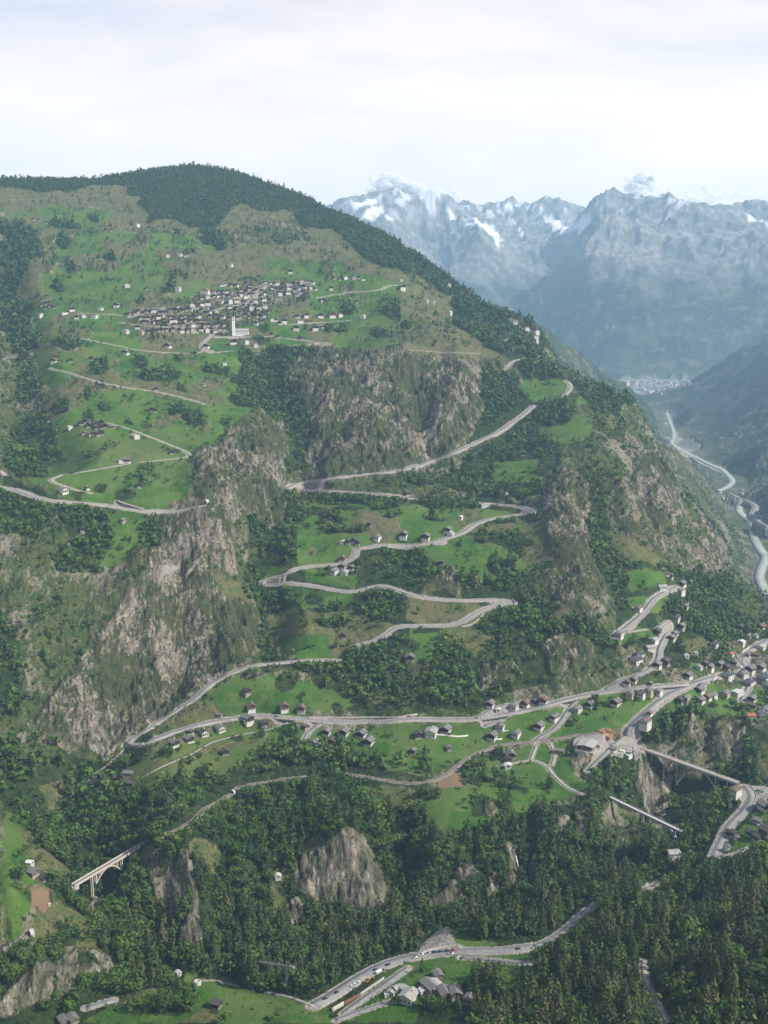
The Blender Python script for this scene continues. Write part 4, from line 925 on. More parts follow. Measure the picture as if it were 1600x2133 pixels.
# clusters of houses: phrase | kind,px,py[,rotation[,scale]]
HOUSES = """
below the road by the lowest hairpin|K,424,1531,30|C,362,1552,35,1.0|C,393,1544,35|W,459,1522,30|B,399,1527,30|G,457,1492,60,.6
along the terrace road, left part|R,523,1477,15|C,516,1502,35,1.15|D,550,1512,20|R,592,1477,10|R,628,1481,-10|D,515,1444,20,1.1|D,469,1571,10,1.1|B,637,1516,30
at the farm under the rocky spur|L,197,1627,100,.85|G,268,1616,70,.95|D,243,1626,70|D,272,1638,60,1.1
on the left meadow knoll|G,66,1822,40,1.0|D,88,1834,30,1.1
in the group below the terrace road|C,680,1529,-20|W,656,1553,-30,1.05|R,691,1549,-15|C,717,1530,-25,1.1|C,753,1534,-25,1.1|C,768,1550,-25,1.15
on the meadow below the road's centre|D,871,1536,10,1.2|P,899,1531,-15,1.35|C,928,1525,-20,1.15|G,935,1561,15,.7|B,860,1568,-20,1.2
above the main road, middle of the terrace|C,1021,1471,-20|S,1038,1482,0,1.2|W,1070,1476,-20|R,1095,1470,-30|D,1112,1466,-20|R,1133,1464,-25
below the main road, middle of the terrace|W,1042,1518,-15|C,1025,1538,-20,1.1|W,1075,1533,-25|C,1123,1517,-25,1.05|E,1155,1498,-30,.95|W,1202,1482,-30|C,1229,1472,-30|C,1283,1468,-30,1.1
in the old farm group by the meadow paths|C,1064,1577,10|D,1058,1587,20|S,1058,1600,10,1.6|G,1165,1569,80,.9
between the two roads near the junction|Y,1313,1451,-25|K,1336,1449,-25|Y,1351,1445,-20|W,1371,1444,-20,.9
on the bank above the fork of the road|R,1307,1426,-20,.85|C,1320,1420,-20,.9|B,1354,1427,-15
around the village road junction|D,1416,1464,-20,1.2|W,1429,1459,-25|C,1457,1442,-25,1.1|W,1462,1433,-25,.9|W,1484,1454,-25,1.05|C,1459,1463,-25|R,1473,1457,-25|C,1433,1411,-25
in the lower rows of the valley village|Z,1536,1448,-35,.75|Y,1510,1451,-25,1.1|C,1567,1460,-25|N,1566,1472,60,.8|W,1594,1485,-20,1.2|W,1588,1492,20|T,1564,1495,-70,.95|K,1560,1427,-25,1.2|W,1598,1432,-10
in the middle rows of the valley village|P,1458,1393,-30|D,1469,1388,-25,1.2|O,1479,1394,-20|C,1499,1388,-25|D,1514,1395,-30,1.2|K,1515,1413,-30,1.3|W,1548,1409,-35,1.1|C,1564,1399,-30,1.2|K,1592,1418,-30,1.5|C,1585,1395,-20,1.1
in the upper rows of the valley village|T,1522,1366,-15,.8|E,1531,1384,-10,.8|N,1572,1367,70,.95|O,1557,1368,-10,.75|P,1585,1352,-20,1.2|W,1559,1330,-20|W,1572,1330,-20|S,1544,1343,-20,2|D,1542,1312,-20,1.3|R,1585,1311,-30,1.3|K,1487,1347,-20,1.1
in the forest hamlet atop the winding lane|X,1330,1275,-25,.7|P,1379,1228,-60,1.2|C,1420,1221,-20,1.2|W,1418,1235,-30,1.1|N,1388,1198,-60,.6|D,1397,1203,-20|W,1429,1268,-30,1.15|W,1289,1326,-20,1.1
along the lane climbing through the woods|D,1369,1321,-20,1.3|K,1409,1291,-20|C,1420,1309,-25,1.1|C,1405,1325,-20|C,1399,1333,-20|P,1362,1337,-25|P,1354,1353,-60,1.0|K,1332,1369,-35,1.1|K,1324,1382,-35,1.4|D,1386,1385,-20,1.5|C,1369,1389,-20|S,1430,1370,20,1.3|S,1450,1363,20,1
beside the bridge road above the gorge|X,1344,1514,-25,.85|R,1353,1489,-25,.6
near the roundabout on the right bank|X,1531,1656,-30,.72|C,1592,1684,40,1.1|G,1579,1714,55,.75|D,1529,1742,50|D,1519,1740,40,.9|E,1536,1748,20,.5|D,1563,1740,50|D,1577,1749,50|D,1595,1739,50,1.4|W,1516,1771,30,.7
in the clearing at the edge of the big forest|P,1403,1783,-65,1.0
in the hamlet inside the middle hairpin|R,713,1168,-10,1.0|W,696,1194,-35,1.1|C,714,1184,-20|P,718,1196,-20|C,732,1186,-20,.9
in the barn row above the hairpin|P,713,1131,-30,.75|D,725,1132,-20|D,737,1129,-20|D,745,1134,-20
along the upper meadow road|W,786,1123,-30,1.0|D,769,1096,-20|C,841,1118,-15,1.15|C,887,1123,-15,1.25|C,933,1108,-20,1.1|P,939,1115,-20,.9|S,959,1081,-20,1.5|L,1012,1055,-70,.9|W,1053,1031,-20,.7
scattered round the middle slopes|D,686,1086,0|D,848,1032,-60,1.2|N,963,1030,-60,.6|D,920,1176,-20|D,714,1329,0,1.1|C,854,1375,0,1.1|B,1090,948,0,1.6
around the red farmhouse, left meadows|W,133,1026,30,1.1|E,182,1018,20,.6|D,290,1015,0,1.1|E,262,964,70,1.15|P,251,963,10,.7|P,282,912,30,1.1|D,358,945,0|D,172,1107,0|G,256,1087,-40,.8|D,43,976,0|S,146,893,20,1.5
on green slopes below the church|D,316,857,0,1.2|D,323,858,0|D,325,813,0|G,425,803,-60,.7|P,467,761,-60,.8|D,70,795,0|D,103,877,0|C,262,738,0,1.2|R,113,755,0,1.1|D,147,754,0,1.2|D,190,750,0,1.2|D,87,701,0|G,113,708,0,.7
on the lower edge of the church village|C,350,724,0,1.3|C,430,725,0,1.3|C,486,717,0,1.5|W,513,715,0|W,533,721,0|D,566,698,0|D,577,704,0|D,627,707,0,1.2|D,407,738,0,.9|D,400,739,0,.8|C,287,685,0,1.2|Y,293,696,0,1.3|Y,402,692,0,1.3|P,262,694,0,1.2
at the far left of the church village|D,88,637,0|D,96,634,0|D,103,639,0|D,94,644,0|D,110,642,0|D,102,633,0|W,86,660,0,1.2|L,135,655,-60,.8|C,150,648,0,1.2|W,175,661,0|W,197,662,0,1.3|C,160,664,0|W,210,646,0|C,243,639,0,1.2
east of the church village|C,574,669,0|C,583,676,0|C,592,672,0,1.3|W,567,669,0|C,620,662,0,1.1|C,638,660,0,1.2|C,668,661,0,1.4|R,692,661,0,1.6|W,708,660,0,1.1|L,625,672,-80,.8|N,645,671,-80,.9|C,617,687,0,1.4|C,657,687,0,1.4|C,672,684,0|L,701,685,-80,.9|S,756,663,0,2.2
in the upper hamlet right of the village|D,683,579,0|D,695,581,0|D,708,583,0|W,720,581,0|D,728,580,0|W,738,581,0|D,747,580,0|L,757,584,-80,.5|C,838,602,0,1.5|S,836,585,0,1.5|C,690,603,0,1.1|C,672,628,0,1.1|D,727,629,0|D,743,630,0|C,605,569,0,1.3
on the high pastures|D,70,458,0|D,80,460,0|D,97,465,0|D,220,481,0|D,232,481,0|S,287,472,0,2|D,311,476,0|D,320,479,0|D,330,475,0|L,418,490,-70,.7|W,375,533,0|L,389,535,-80,.6|S,350,536,0,2|W,480,555,0,1.2|P,265,598,0,1.3|D,305,603,0|S,371,605,0,2.4|D,340,604,0
on the shoulder above the outer valley|W,1064,671,0,1.4|W,1074,673,0,1.2|D,1083,680,0,1.2|D,1090,684,0,1.3|W,1097,688,0,1.2|D,1104,687,0,1.2|D,1111,690,0,1.3|W,1118,694,0,1.2|D,1098,695,0|S,1116,707,0,2.5|S,935,597,0,2|S,902,632,0,2|S,888,630,0,2|S,936,655,0,2.4
at the white roofed farm by the big road|P,852,2082,-30,1.15|P,817,2069,-25,.62|P,829,2062,-60,.62|P,843,2063,50,.6|S,806,2075,10,.8
in the hamlet beside the white farm|G,912,2035,20,.75|E,881,2050,-20,.5|G,896,2062,35,1.1|P,907,2060,35,1.0|S,882,2070,20,1.3|G,926,2075,20,1.0|G,949,2073,10,.95|G,977,2086,-20,.75
along the bottom meadow edge|D,450,2098,60,1.0|S,371,2030,30,1.0|G,133,2131,20,.8|G,152,2127,20,.8|S,579,1829,10,1.3|D,880,1957,30,1.0|S,62,1802,60,1.3|S,103,1886,0,.5
"""
for ln in HOUSES.strip().splitlines():
    t = ln.split('|'); items = [e.split(',') for e in t[1:]]; items.sort(key=lambda e: (float(e[1]), float(e[2])))
    for i, e in enumerate(items):
        k, x_, y_ = e[0], float(e[1]), float(e[2]); rot = float(e[3]) if len(e) > 3 else 0; sc = float(e[4]) if len(e) > 4 else 1.0
        if y_ < 800: rot += random.uniform(-30, 30)
        put_house(k, x_, y_, rot, sc, lab16('%s, %s %s' % (KIT[k][0], ordinal(i, len(items)), t[0])), 'houses '+t[0])

# the close packed mountain village round the church, in rows
ROWS = """
the upper row of the barn hamlet|168,212|882,886|10|3
the middle row of the barn hamlet|172,238|893,894|10|3
the lower row of the barn hamlet|176,222|904,905|11|3
the packed village's highest row|465,660|597,590|9|5
the packed village's second row|425,660|611,601|9|6
the row under the upper village lane|412,640|622,612|10|6
the village row behind the round tree|400,560|636,628|10|6
the row above the village centre|372,560|646,640|10|6
the dark western quarter's upper row|265,400|655,648|9|5
the dark western quarter's middle row|285,420|664,660|9|5
the dark western quarter's lower row|300,430|673,668|9|6
the row left of the white tower|330,470|682,676|10|6
the row behind the church nave|430,560|652,650|10|5
the second row behind the church nave|440,560|663,660|10|5
the row right behind the church|505,560|674,672|11|5
the village's front row left of tower|310,462|692,688|12|5
"""
rnd = random.Random(11)
for ln in ROWS.strip().splitlines():
    ph, xs, ys, st, jt = ln.split('|'); x0, x1 = map(float, xs.split(',')); y0, y1 = map(float, ys.split(',')); st = float(st)
    its = []; x = x0
    while x <= x1:
        if rnd.random() > .14: its.append((x+rnd.uniform(-3, 3), y0+(y1-y0)*(x-x0)/(x1-x0)+rnd.uniform(-3.4, 3.4)))
        x += st*rnd.uniform(.62, 1.0)
    its.sort(); barn = 'barn hamlet' in ph
    its = [p for p in its if not (474 < p[0] < 524 and p[1] > 670) and not (455 < p[0] < 478 and 640 < p[1] < 652)]
    for i, (x, y) in enumerate(its):
        dark = 'western' in ph or 'behind the church' in ph or 'tower' in ph
        k = rnd.choice('DDDHHHCCCW' if dark else 'DHHHCCCCWW'); sc = rnd.uniform(.85, 1.12)*(1.15 if k == 'D' else 1)
        if barn: k = rnd.choice('DDG'); sc = 1.15 if k == 'D' else .75
        if ph.startswith("the packed village's second") and i == 1: k = 'T'; sc = 1.4
        put_house(k, x, y, rnd.choice((0, 0, 90))+rnd.uniform(-25, 25), sc, lab16('%s, %s in %s' % (KIT[k][0], ordinal(i, len(its)), ph)), 'houses in the '+ph)
# settlement beyond: town on the valley floor, hamlets by the river
KIT['t'] = ('', 'town building', 'town_building', house_kit(24, 34, 5, 7, 8, 1, 'plaster', 'plaster', 'palest', False, False, chim=False)[:3])
KIT['u'] = ('', 'town building', 'town_building', house_kit(22, 26, 5, 6, 22, 1, 'cream', 'plaster', 'brownroof', False, False, chim=False)[:3])
n_t = 0
for k_ in range(230):
    fx, fy = rnd.random(), rnd.random(); x = 1298+140*fx; y = 795+30*fy
    if y > 800+ (x-1296)*.42 or y > 838-(x-1330)*.33: continue
    kk = rnd.choice('ttu')
    put_house(kk, x, y, rnd.uniform(0, 90), rnd.uniform(.8, 1.5), ('pale flat roofed' if kk == 't' else 'cream walled brown roofed')+' building in the far town on the valley floor', 'buildings of the far valley town')
for ph, pts in (('beside the river bend at the valley foot', '1498,1030 1504,1032 1510,1035 1506,1040 1516,1041 1500,1026 1512,1046 1520,1048'), ('on the green flat right of the river', '1548,1022 1556,1026 1562,1030 1570,1024 1545,1030 1574,1034'),
                ('by the highway at the right edge', '1578,1072 1584,1076 1590,1078 1582,1082 1594,1084 1597,1112'), ('on the hillside beyond the river', '1572,812 1578,814 1584,811 1590,813 1532,905 1540,911 1505,914 1450,893')):
    pp = sorted(tuple(map(float, q.split(','))) for q in pts.split())
    for i, (x, y) in enumerate(pp): put_house(rnd.choice('CWPK'), x, y, rnd.uniform(-40, 40), 1.15, '%s %s' % ('tiny distant house,', ordinal(i, len(pp))+' '+ph), 'distant houses '+ph)
# ---------------------------------------------------------------- church
def at(px, py): return Vector(hit([px], [py])[0][0, :3])
def root(name, loc, rot, label, cat, group=None):
    o = bpy.data.objects.new(name, None); COL.objects.link(o); o.location = loc; o.rotation_euler = (0, 0, rot); tag(o, label, cat, group); return o
def part(name, fn, mat, par):
    return link(name, B(fn, name), MAT[mat], par)
c = at(503, 700); ch = root('church', c, math.radians(4), 'white church with tall square bell tower and long windowed nave', 'church')
part('nave', lambda b: prism(b, [(-14, -8), (16, -8), (16, 12), (-14, 12)], 0, 14), 'lime', ch)
def nroof(b):
    for y0, y1 in ((-1, 7), (15, 7)):
        vs = [b.verts.new(p) for p in ((-15, y0, 11.6), (17, y0, 11.6), (17, y1, 16), (-15, y1, 16), (-15, y0, 12.1), (17, y0, 12.1), (17, y1, 16.6), (-15, y1, 16.6))]
        for f in ((0,1,2,3),(4,5,6,7),(0,1,5,4),(1,2,6,5),(2,3,7,6),(3,0,4,7)): b.faces.new([vs[i] for i in f])
part('nave_roof', nroof, 'palest', ch)
def gab(b):
    for x in (-13.9, 15.9):
        vs = [b.verts.new(p) for p in ((x-.2, 0, 12), (x-.2, 14, 12), (x-.2, 7, 15.8), (x+.2, 0, 12), (x+.2, 14, 12), (x+.2, 7, 15.8))]
        for f in ((0,1,2),(3,5,4),(0,3,4,1),(1,4,5,2),(2,5,3,0)): b.faces.new([vs[i] for i in f])
part('gable', gab, 'lime', ch)
for k in range(7):
    x = -11+k*4; part('window', lambda b: box(b, x-.6, x+.6, -.15, .1, 3, 9.5), 'glass', ch)
tw = part('tower', lambda b: box(b, -20.5, -14.2, -1, 5, -8, 43), 'lime', ch)
part('tower_cap', lambda b: box(b, -21, -13.7, -1.5, 5.5, 43, 44.2), 'palest', tw)
for z in (34, 38): part('belfry_opening', lambda b: box(b, -18.4, -16.2, -1.2, -.9, z, z+2.6), 'glass', tw)
KEEP.append((c.x, c.y, 28))
# dark annex and terrace wall by the church
a_ = at(470, 703); an = root('terrace_wall', a_, 0, 'long pale retaining wall under the church forecourt', 'wall'); part('wall', lambda b: box(b, -28, 60, -6, -5, -6, 3.2), 'plaster', an); part('coping', lambda b: box(b, -28.3, 60.3, -6.3, -4.7, 3.2, 3.6), 'concrete', an)

# ---------------------------------------------------------------- bridges
BR = []
def bridge(name, p, q, width, label, deckmat, arch, rise_z, cols, strutmat, inclined=False, thick=1.3):
    p, q = Vector(p), Vector(q); d = q-p; L_ = math.hypot(d.x, d.y); ang = math.atan2(d.y, d.x)
    o = root(name, p, ang, label, 'bridge'); sl = d.z/L_; W = width/2
    def zz(x): return sl*x
    def slab(b, y0, y1, t0, t1, x0=-6, x1=None):
        x1 = L_+6 if x1 is None else x1
        prism(b, [(x0, zz(x0)+t0), (x1, zz(x1)+t0), (x1, zz(x1)+t1), (x0, zz(x0)+t1)], y0, y1)
    part('deck', lambda b: slab(b, -W, W, -thick, .35), strutmat, o)
    part('roadway', lambda b: slab(b, -W+.7, W-.7, .36, .42), deckmat, o)
    for s in (-1, 1):
        part('parapet', lambda b: slab(b, s*W-.15, s*W+.15, .36, 1.35), strutmat, o)
    a0, a1 = arch[0]*L_, arch[1]*L_; zc = -thick-.3; n = 24
    def az(x):
        t = (x-a0)/(a1-a0)*2-1; return zz((a0+a1)/2)+zc-(rise_z)*t*t
    def rib(s):
        def f(b):
            for i in range(n):
                xa, xb = a0+(a1-a0)*i/n, a0+(a1-a0)*(i+1)/n
                beam(b, (xa, s*W*.62, az(xa)), (xb, s*W*.62, az(xb)), 1.1, 1.3)
        return f
    for s in (-1, 1): part('arch_rib', rib(s), strutmat, o)
    for f_ in cols:
        x = f_*L_; zt = zz(x)-thick
        zb = az(x) if a0 <= x <= a1 else None
        for s in (-1, 1):
            if zb is None:
                gx, gy = p.x+math.cos(ang)*x, p.y+math.sin(ang)*x; b_ = min(zt-2, float(ground(gx, gy))-p.z-2)
            else: b_ = zb
            if zt-b_ > .8: part('column', lambda b: beam(b, (x, s*W*.62, b_), (x, s*W*.62, zt), 1.0, 1.4), strutmat, o)
    def cr(b):
        for f_ in cols:
            x = f_*L_
            beam(b, (x, -W*.62, zz(x)-thick-.5), (x, W*.62, zz(x)-thick-.5), .8)
    part('cross_beam', cr, strutmat, o)
    for x in (-5, L_+5): part('abutment', lambda b: box(b, x-4, x+4, -W-.3, W+.3, zz(x)-(14 if width > 6 else 5), zz(x)-thick-.01), 'concrete', o)
    for k in range(0, int(L_)+1, 4):
        BR.append((p.x+math.cos(ang)*k, p.y+math.sin(ang)*k, zz(k)+p.z-2)); KEEP.append((p.x+math.cos(ang)*k, p.y+math.sin(ang)*k, width/2+4))
    return o
up = lambda v, h: Vector(v)+Vector((0, 0, h))
MAT['lane'] = road_mat('bridge_asphalt', (.21,.175,.165), (.245,.21,.20))
P1, P2 = at(1333, 1558), at(1541, 1633); bridge('road_bridge', up(P1, .6), up(P2, .6), 9.5, 'long grey road bridge crossing the gorge toward the roundabout', 'lane', (.38, .76), 22, (.12,.25,.38,.45,.69,.76,.88), 'concrete', thick=1.6)
P1 = at(1273, 1664); s_ = ray(1421, 1733); R_ = P1.z-3; R_ = R_/float(s_[1]); P2 = Vector((R_*math.sin(s_[0]), R_*math.cos(s_[0]), P1.z-3))
bridge('railway_bridge', up(P1, 1.2), up(P2, 0), 4.6, 'narrow bridge with a bright pale deck across the gorge mouth', 'pink', (.46, .98), 17, (.46,.55,.64,.82,.9,.98), 'metal', thick=.9)
P1 = at(292, 1763); s_ = ray(163, 1839); R_ = (P1.z-9)/float(s_[1]); P2 = Vector((R_*math.sin(s_[0]), R_*math.cos(s_[0]), P1.z-9))
bridge('railway_viaduct', up(P2, .5), up(P1, .8), 5.2, 'pale concrete arch viaduct carrying the railway over the wooded gully', 'T', (.26, .68), 12, (.2,.26,.33,.6,.68,.84), 'paleconc', thick=1.2)

# tunnel mouths
def portal(px, py, rot, label, sc=1.0, mat='concrete'):
    o = root('tunnel_portal', at(px, py), math.radians(rot), label, 'tunnel portal'); o.scale = (sc,)*3
    def f(b):
        n = 10; R0, R1 = 4.0, 5.6
        for i in range(n):
            a, c2 = math.pi*i/n, math.pi*(i+1)/n
            vs = [b.verts.new((r*math.cos(t), y, max(r*math.sin(t), 0)+1.5)) for y in (0, 5) for r, t in ((R0, a), (R1, a), (R1, c2), (R0, c2))]
            for g_ in ((0,1,2,3),(7,6,5,4),(0,4,5,1),(1,5,6,2),(2,6,7,3),(3,7,4,0)): b.faces.new([vs[k] for k in g_])
        box(b, -5.6, -4, 0, 5, -2, 1.5); box(b, 4, 5.6, 0, 5, -2, 1.5)
    part('arch', f, mat, o)
    part('tunnel_shade_panel', lambda b: box(b, -4, 4, 4.2, 4.9, -2, 5.4), 'bore_shade', o)  # slab plugging the bore; the tunnel's darkness is put into its colour
MAT['bore_shade'] = plain('painted_tunnel_shade', (.015,.015,.015), .95, .1)  # near-black colour standing in for the shade inside the tunnels
portal(427, 1050, -50, 'concrete tunnel mouth where the road enters the rock spur', 1.0)
portal(296, 1761, -50, 'dark railway tunnel mouth at the right end of the viaduct', .62)
portal(61, 1948, -50, 'dark railway tunnel mouth under the left knoll', .7)
portal(483, 1653, -40, 'railway tunnel mouth in the wood above the long cutting', .6)

# ---------------------------------------------------------------- sawmill
s0 = at(1224, 1557); mill = root('sawmill_hall', s0, math.radians(-28), 'large open sided sawmill hall with a pale grey roof', 'industrial hall'); mill.scale = (.72, .72, .72)
part('wall', lambda b: (box(b, -13, -12.4, -14, 15, -5, 7), box(b, 12.4, 13, -14, 15, -5, 7), box(b, -12.4, 12.4, 14.4, 15, -5, 7.5), box(b, -12.4, 12.4, -2, -1.6, -5, 7)), 'wood', mill)
part('roof', lambda b: (prism(b, [(-15, 7.0), (0, 9.4), (0, 9.8), (-15, 7.4)], -17, 17), prism(b, [(0, 9.4), (15, 7.0), (15, 7.4), (0, 9.8)], -17, 17)), 'palest', mill)
for x in (-12.7, -4, 4, 12.7): part('post', lambda b: box(b, x-.35, x+.35, -16, -15.3, -5, 7.2), 'plaster', mill)
part('floor_slab', lambda b: box(b, -16, 16, -20, 18, -4, .25), 'concrete', mill)
KEEP.append((s0.x, s0.y, 22))
def stack(px, py, rot, nx, ny, nz, mat, label, group, dx=1.1, L_=5.0, name='timber_stack'):
    o = link(name, B(lambda b: [box(b, i*dx*1.15, i*dx*1.15+dx*random.uniform(.8, 1), j*(L_+1.2)+random.uniform(0, .5), j*(L_+1.2)+L_*random.uniform(.8, 1), -1, .5+nz*random.uniform(.5, 1)) for i in range(nx) for j in range(ny)], name), MAT[mat])
    o.location = at(px, py)+Vector((0, 0, .3)); o.rotation_euler = (0, 0, math.radians(rot)); tag(o, label, 'timber stack', group); KEEP.append((o.location.x, o.location.y, 8)); return o
TS = [(1256,1530,30,4,1,'earthpile','orange sawn timber stack, back left corner of the sawmill yard'),(1268,1528,10,4,1,'earthpile','orange sawn timber stack, back middle of the sawmill yard'),(1279,1532,20,4,1,'earthpile','orange sawn timber stack at the right back corner of the yard'),
      (1262,1538,-30,3,1,'earthpile','small orange timber stack in the middle of the yard'),(1272,1541,40,3,1,'earthpile','small orange timber stack nearest the road'),(1240,1556,60,5,1,'earthpile','orange plank stack beside the hall'),(1245,1563,60,6,2,'brownlog','long reddish log pile along the lane, upper part'),(1238,1572,60,6,2,'brownlog','long reddish log pile along the lane, middle part'),
      (1232,1581,60,4,1,'earthpile','orange plank stack below the hall'),(1230,1588,60,5,1,'brownlog','short reddish log pile at the lane end'),
      (1283,1560,20,4,1,'concrete','pale block stack on the yard right of the lane, top'),(1290,1566,-30,4,1,'plaster','white block stack on the right yard, middle'),(1296,1573,50,4,1,'concrete','grey block stack on the right yard, lower edge'),(1280,1571,20,3,1,'plaster','small white block stack near the lane on the right yard'),(1304,1568,-20,4,1,'concrete','pale block stack at the gorge edge of the right yard'),(1288,1578,10,4,1,'plaster','white block stack lowest on the right yard')]
for x, y, r, nx, ny, m_, lb in TS: stack(x, y, r, nx+1, ny+(m_ != 'plaster'), 2.4 if m_ not in ('plaster', 'concrete') else .9, m_, lb, 'stacks on the sawmill yards')
o = put_house('Z', 1309, 1577, -30, .42, 'low workshop with a pale flat roof at the edge of the gorge', None, 'workshop')

# ---------------------------------------------------------------- roadside walls, site works along the big road
def wall_line(px, h, t, label, mat='concrete', name='retaining_wall', lift=0.0):
    H, ok = hit(*densify(np.array(px, float), 6).T); S_ = H[:, :3].copy(); S_[:, 2] = smooth1(S_[:, 2], 6); S_[:, :2] = smooth1(S_[:, :2], 3)
    o = link(name, ribbon(S_, -t/2, t/2, h+lift, h+3, name), MAT[mat]); tag(o, label, 'wall'); return o
wall_line([(692,2108),(716,2094)], 3.6, .8, 'pale concrete wall block at the left end of the works')
wall_line([(716,2094),(733,2084),(750,2076)], 3.0, .7, 'rust stained retaining wall below the big road', 'brownlog')
wall_line([(750,2074),(775,2057),(800,2040)], 2.4, .7, 'pale retaining wall beside the lower ramp')
wall_line([(868,1992),(900,1979),(940,1972),(962,1976)], 1.8, .6, 'low pale wall behind the queue of cars')
wall_line([(640,1496),(700,1497),(760,1496),(830,1496),(870,1489)], 2.2, .8, 'long stone wall above the terrace road, centre', 'stone')
wall_line([(900,1530),(960,1536),(975,1533)], 1.6, .5, 'white garden wall below the two big chalets', 'plaster')
wall_line([(1013,1538),(1030,1543),(1046,1540)], 1.4, .5, 'white garden wall round the terrace house', 'plaster')
wall_line([(1076,1472),(1100,1461),(1118,1464)], 1.8, .5, 'pale wall behind the row above the road')
wall_line([(1485,1422),(1492,1411)], 3.0, .5, 'short cream wall in the meadow below the junction', 'plaster')
wall_line([(1545,1362),(1552,1356),(1561,1350)], 2.2, .5, 'cream wall beside the village street bend', 'plaster')
wall_line([(600,1022),(590,1026),(600,1032)], 2.0, 1.0, 'pale wall round the hairpin under the ravine', 'stone')
wall_line([(1066,1250),(1077,1254),(1078,1262),(1066,1266)], 3.0, 1.0, 'pale wall round the outer hairpin', 'stone')
wall_line([(1105,1064),(1120,1064),(1121,1072),(1108,1074)], 2.4, 1.0, 'pale wall round the upper hairpin', 'stone')
wall_line([(262,1547),(265,1556),(282,1558),(300,1551)], 3.0, 1.0, 'pale wall round the lowest hairpin', 'stone')
wall_line([(760,1226),(790,1222),(815,1227)], 2.6, 1.2, 'bright retaining wall below the middle road bulge', 'stone')
wall_line([(960,1307),(985,1303),(1000,1290),(1008,1278)], 2.2, 1.0, 'pale wall outside the lower bend', 'stone')

# ---------------------------------------------------------------- vehicles
def car_kit(kind, paint):
    Lx, Wy, H1, H2 = {'car': (4.4, 1.8, .95, 1.5), 'van': (5.4, 2.0, 1.3, 2.3), 'truck': (8.5, 2.5, 1.4, 3.0)}[kind]
    X, Y = Lx/2, Wy/2; P = []
    def body(b):
        prism_xz = [(-X, .35), (X, .35), (X, H1*.85), (X*.62, H1), (-X*.92, H1), (-X, H1*.8)]
        a = [b.verts.new((x, -Y, z)) for x, z in prism_xz]; c2 = [b.verts.new((x, Y, z)) for x, z in prism_xz]; b.faces.new(a); b.faces.new(c2[::-1])
        for i in range(6): b.faces.new((a[(i+1) % 6], a[i], c2[i], c2[(i+1) % 6]))
        if kind == 'van': box(b, -X*.95, X*.55, -Y*.96, Y*.96, H1+.005, H2)
        if kind == 'truck': box(b, -X*.98, X*.4, -Y*.98, Y*.98, H1+.005, H2); 
    P.append(('body', B(body, 'body'), paint))
    def cabin(b):
        pts = {'car': [(-X*.8, H1), (X*.42, H1), (X*.15, H2), (-X*.6, H2)], 'van': [(X*.56, H1), (X*.85, H1), (X*.66, H2-.05), (X*.56, H2-.05)], 'truck': [(X*.5, H1*.9), (X*.96, H1*.9), (X*.9, H2-.3), (X*.5, H2-.3)]}[kind]
        prism(b, [(p[0], p[1]+.005) for p in pts], -Y*.86, Y*.86)
        for v in b.verts: v.co = Vector((v.co.x, v.co.y, v.co.z))
    P.append(('cabin_glass', B(cabin, 'cabin_glass'), 'glass'))
    def wheel(b, x, y):
        n = 10; r = .34 if kind != 'truck' else .5
        a = [b.verts.new((x+r*math.cos(6.283*i/n), y-.12, r+r*math.sin(6.283*i/n))) for i in range(n)]; c2 = [b.verts.new((v.co.x, y+.12, v.co.z)) for v in a]
        b.faces.new(a); b.faces.new(c2[::-1]); [b.faces.new((a[(i+1) % n], a[i], c2[i], c2[(i+1) % n])) for i in range(n)]
    for x in (-X*.62, X*.62):
        for y in (-Y, Y): P.append(('wheel', B(lambda b: wheel(b, x, y), 'wheel'), 'tyre'))
    return P
for nm_, c_ in (('tyre', (.02,.02,.02)), ('darkpaint', (.03,.035,.045)), ('whitepaint', (.6,.6,.58)), ('redpaint', (.45,.03,.025)), ('silverpaint', (.45,.46,.48)), ('bluepaint', (.04,.08,.22)), ('orangepaint', (.5,.15,.03))): MAT[nm_] = plain(nm_, c_, .35 if nm_ != 'tyre' else .9, .03)
def prism_fix(): pass
CARK = {}
def place_car(px, py, kind, paint, ang, label, group):
    key = (kind, paint)
    if key not in CARK: CARK[key] = car_kit(kind, paint)
    P0 = at(px, py); n1 = at(px-6, py); 
    o = root('parked_car' if kind == 'car' else kind, P0+Vector((0, 0, .35)), math.radians(ang), label, 'car' if kind == 'car' else kind, group)
    for n, me, mt in CARK[key]:
        if not me.materials: me.materials.append(MAT[mt])
        p = bpy.data.objects.new(n, me); COL.objects.link(p); p.parent = o
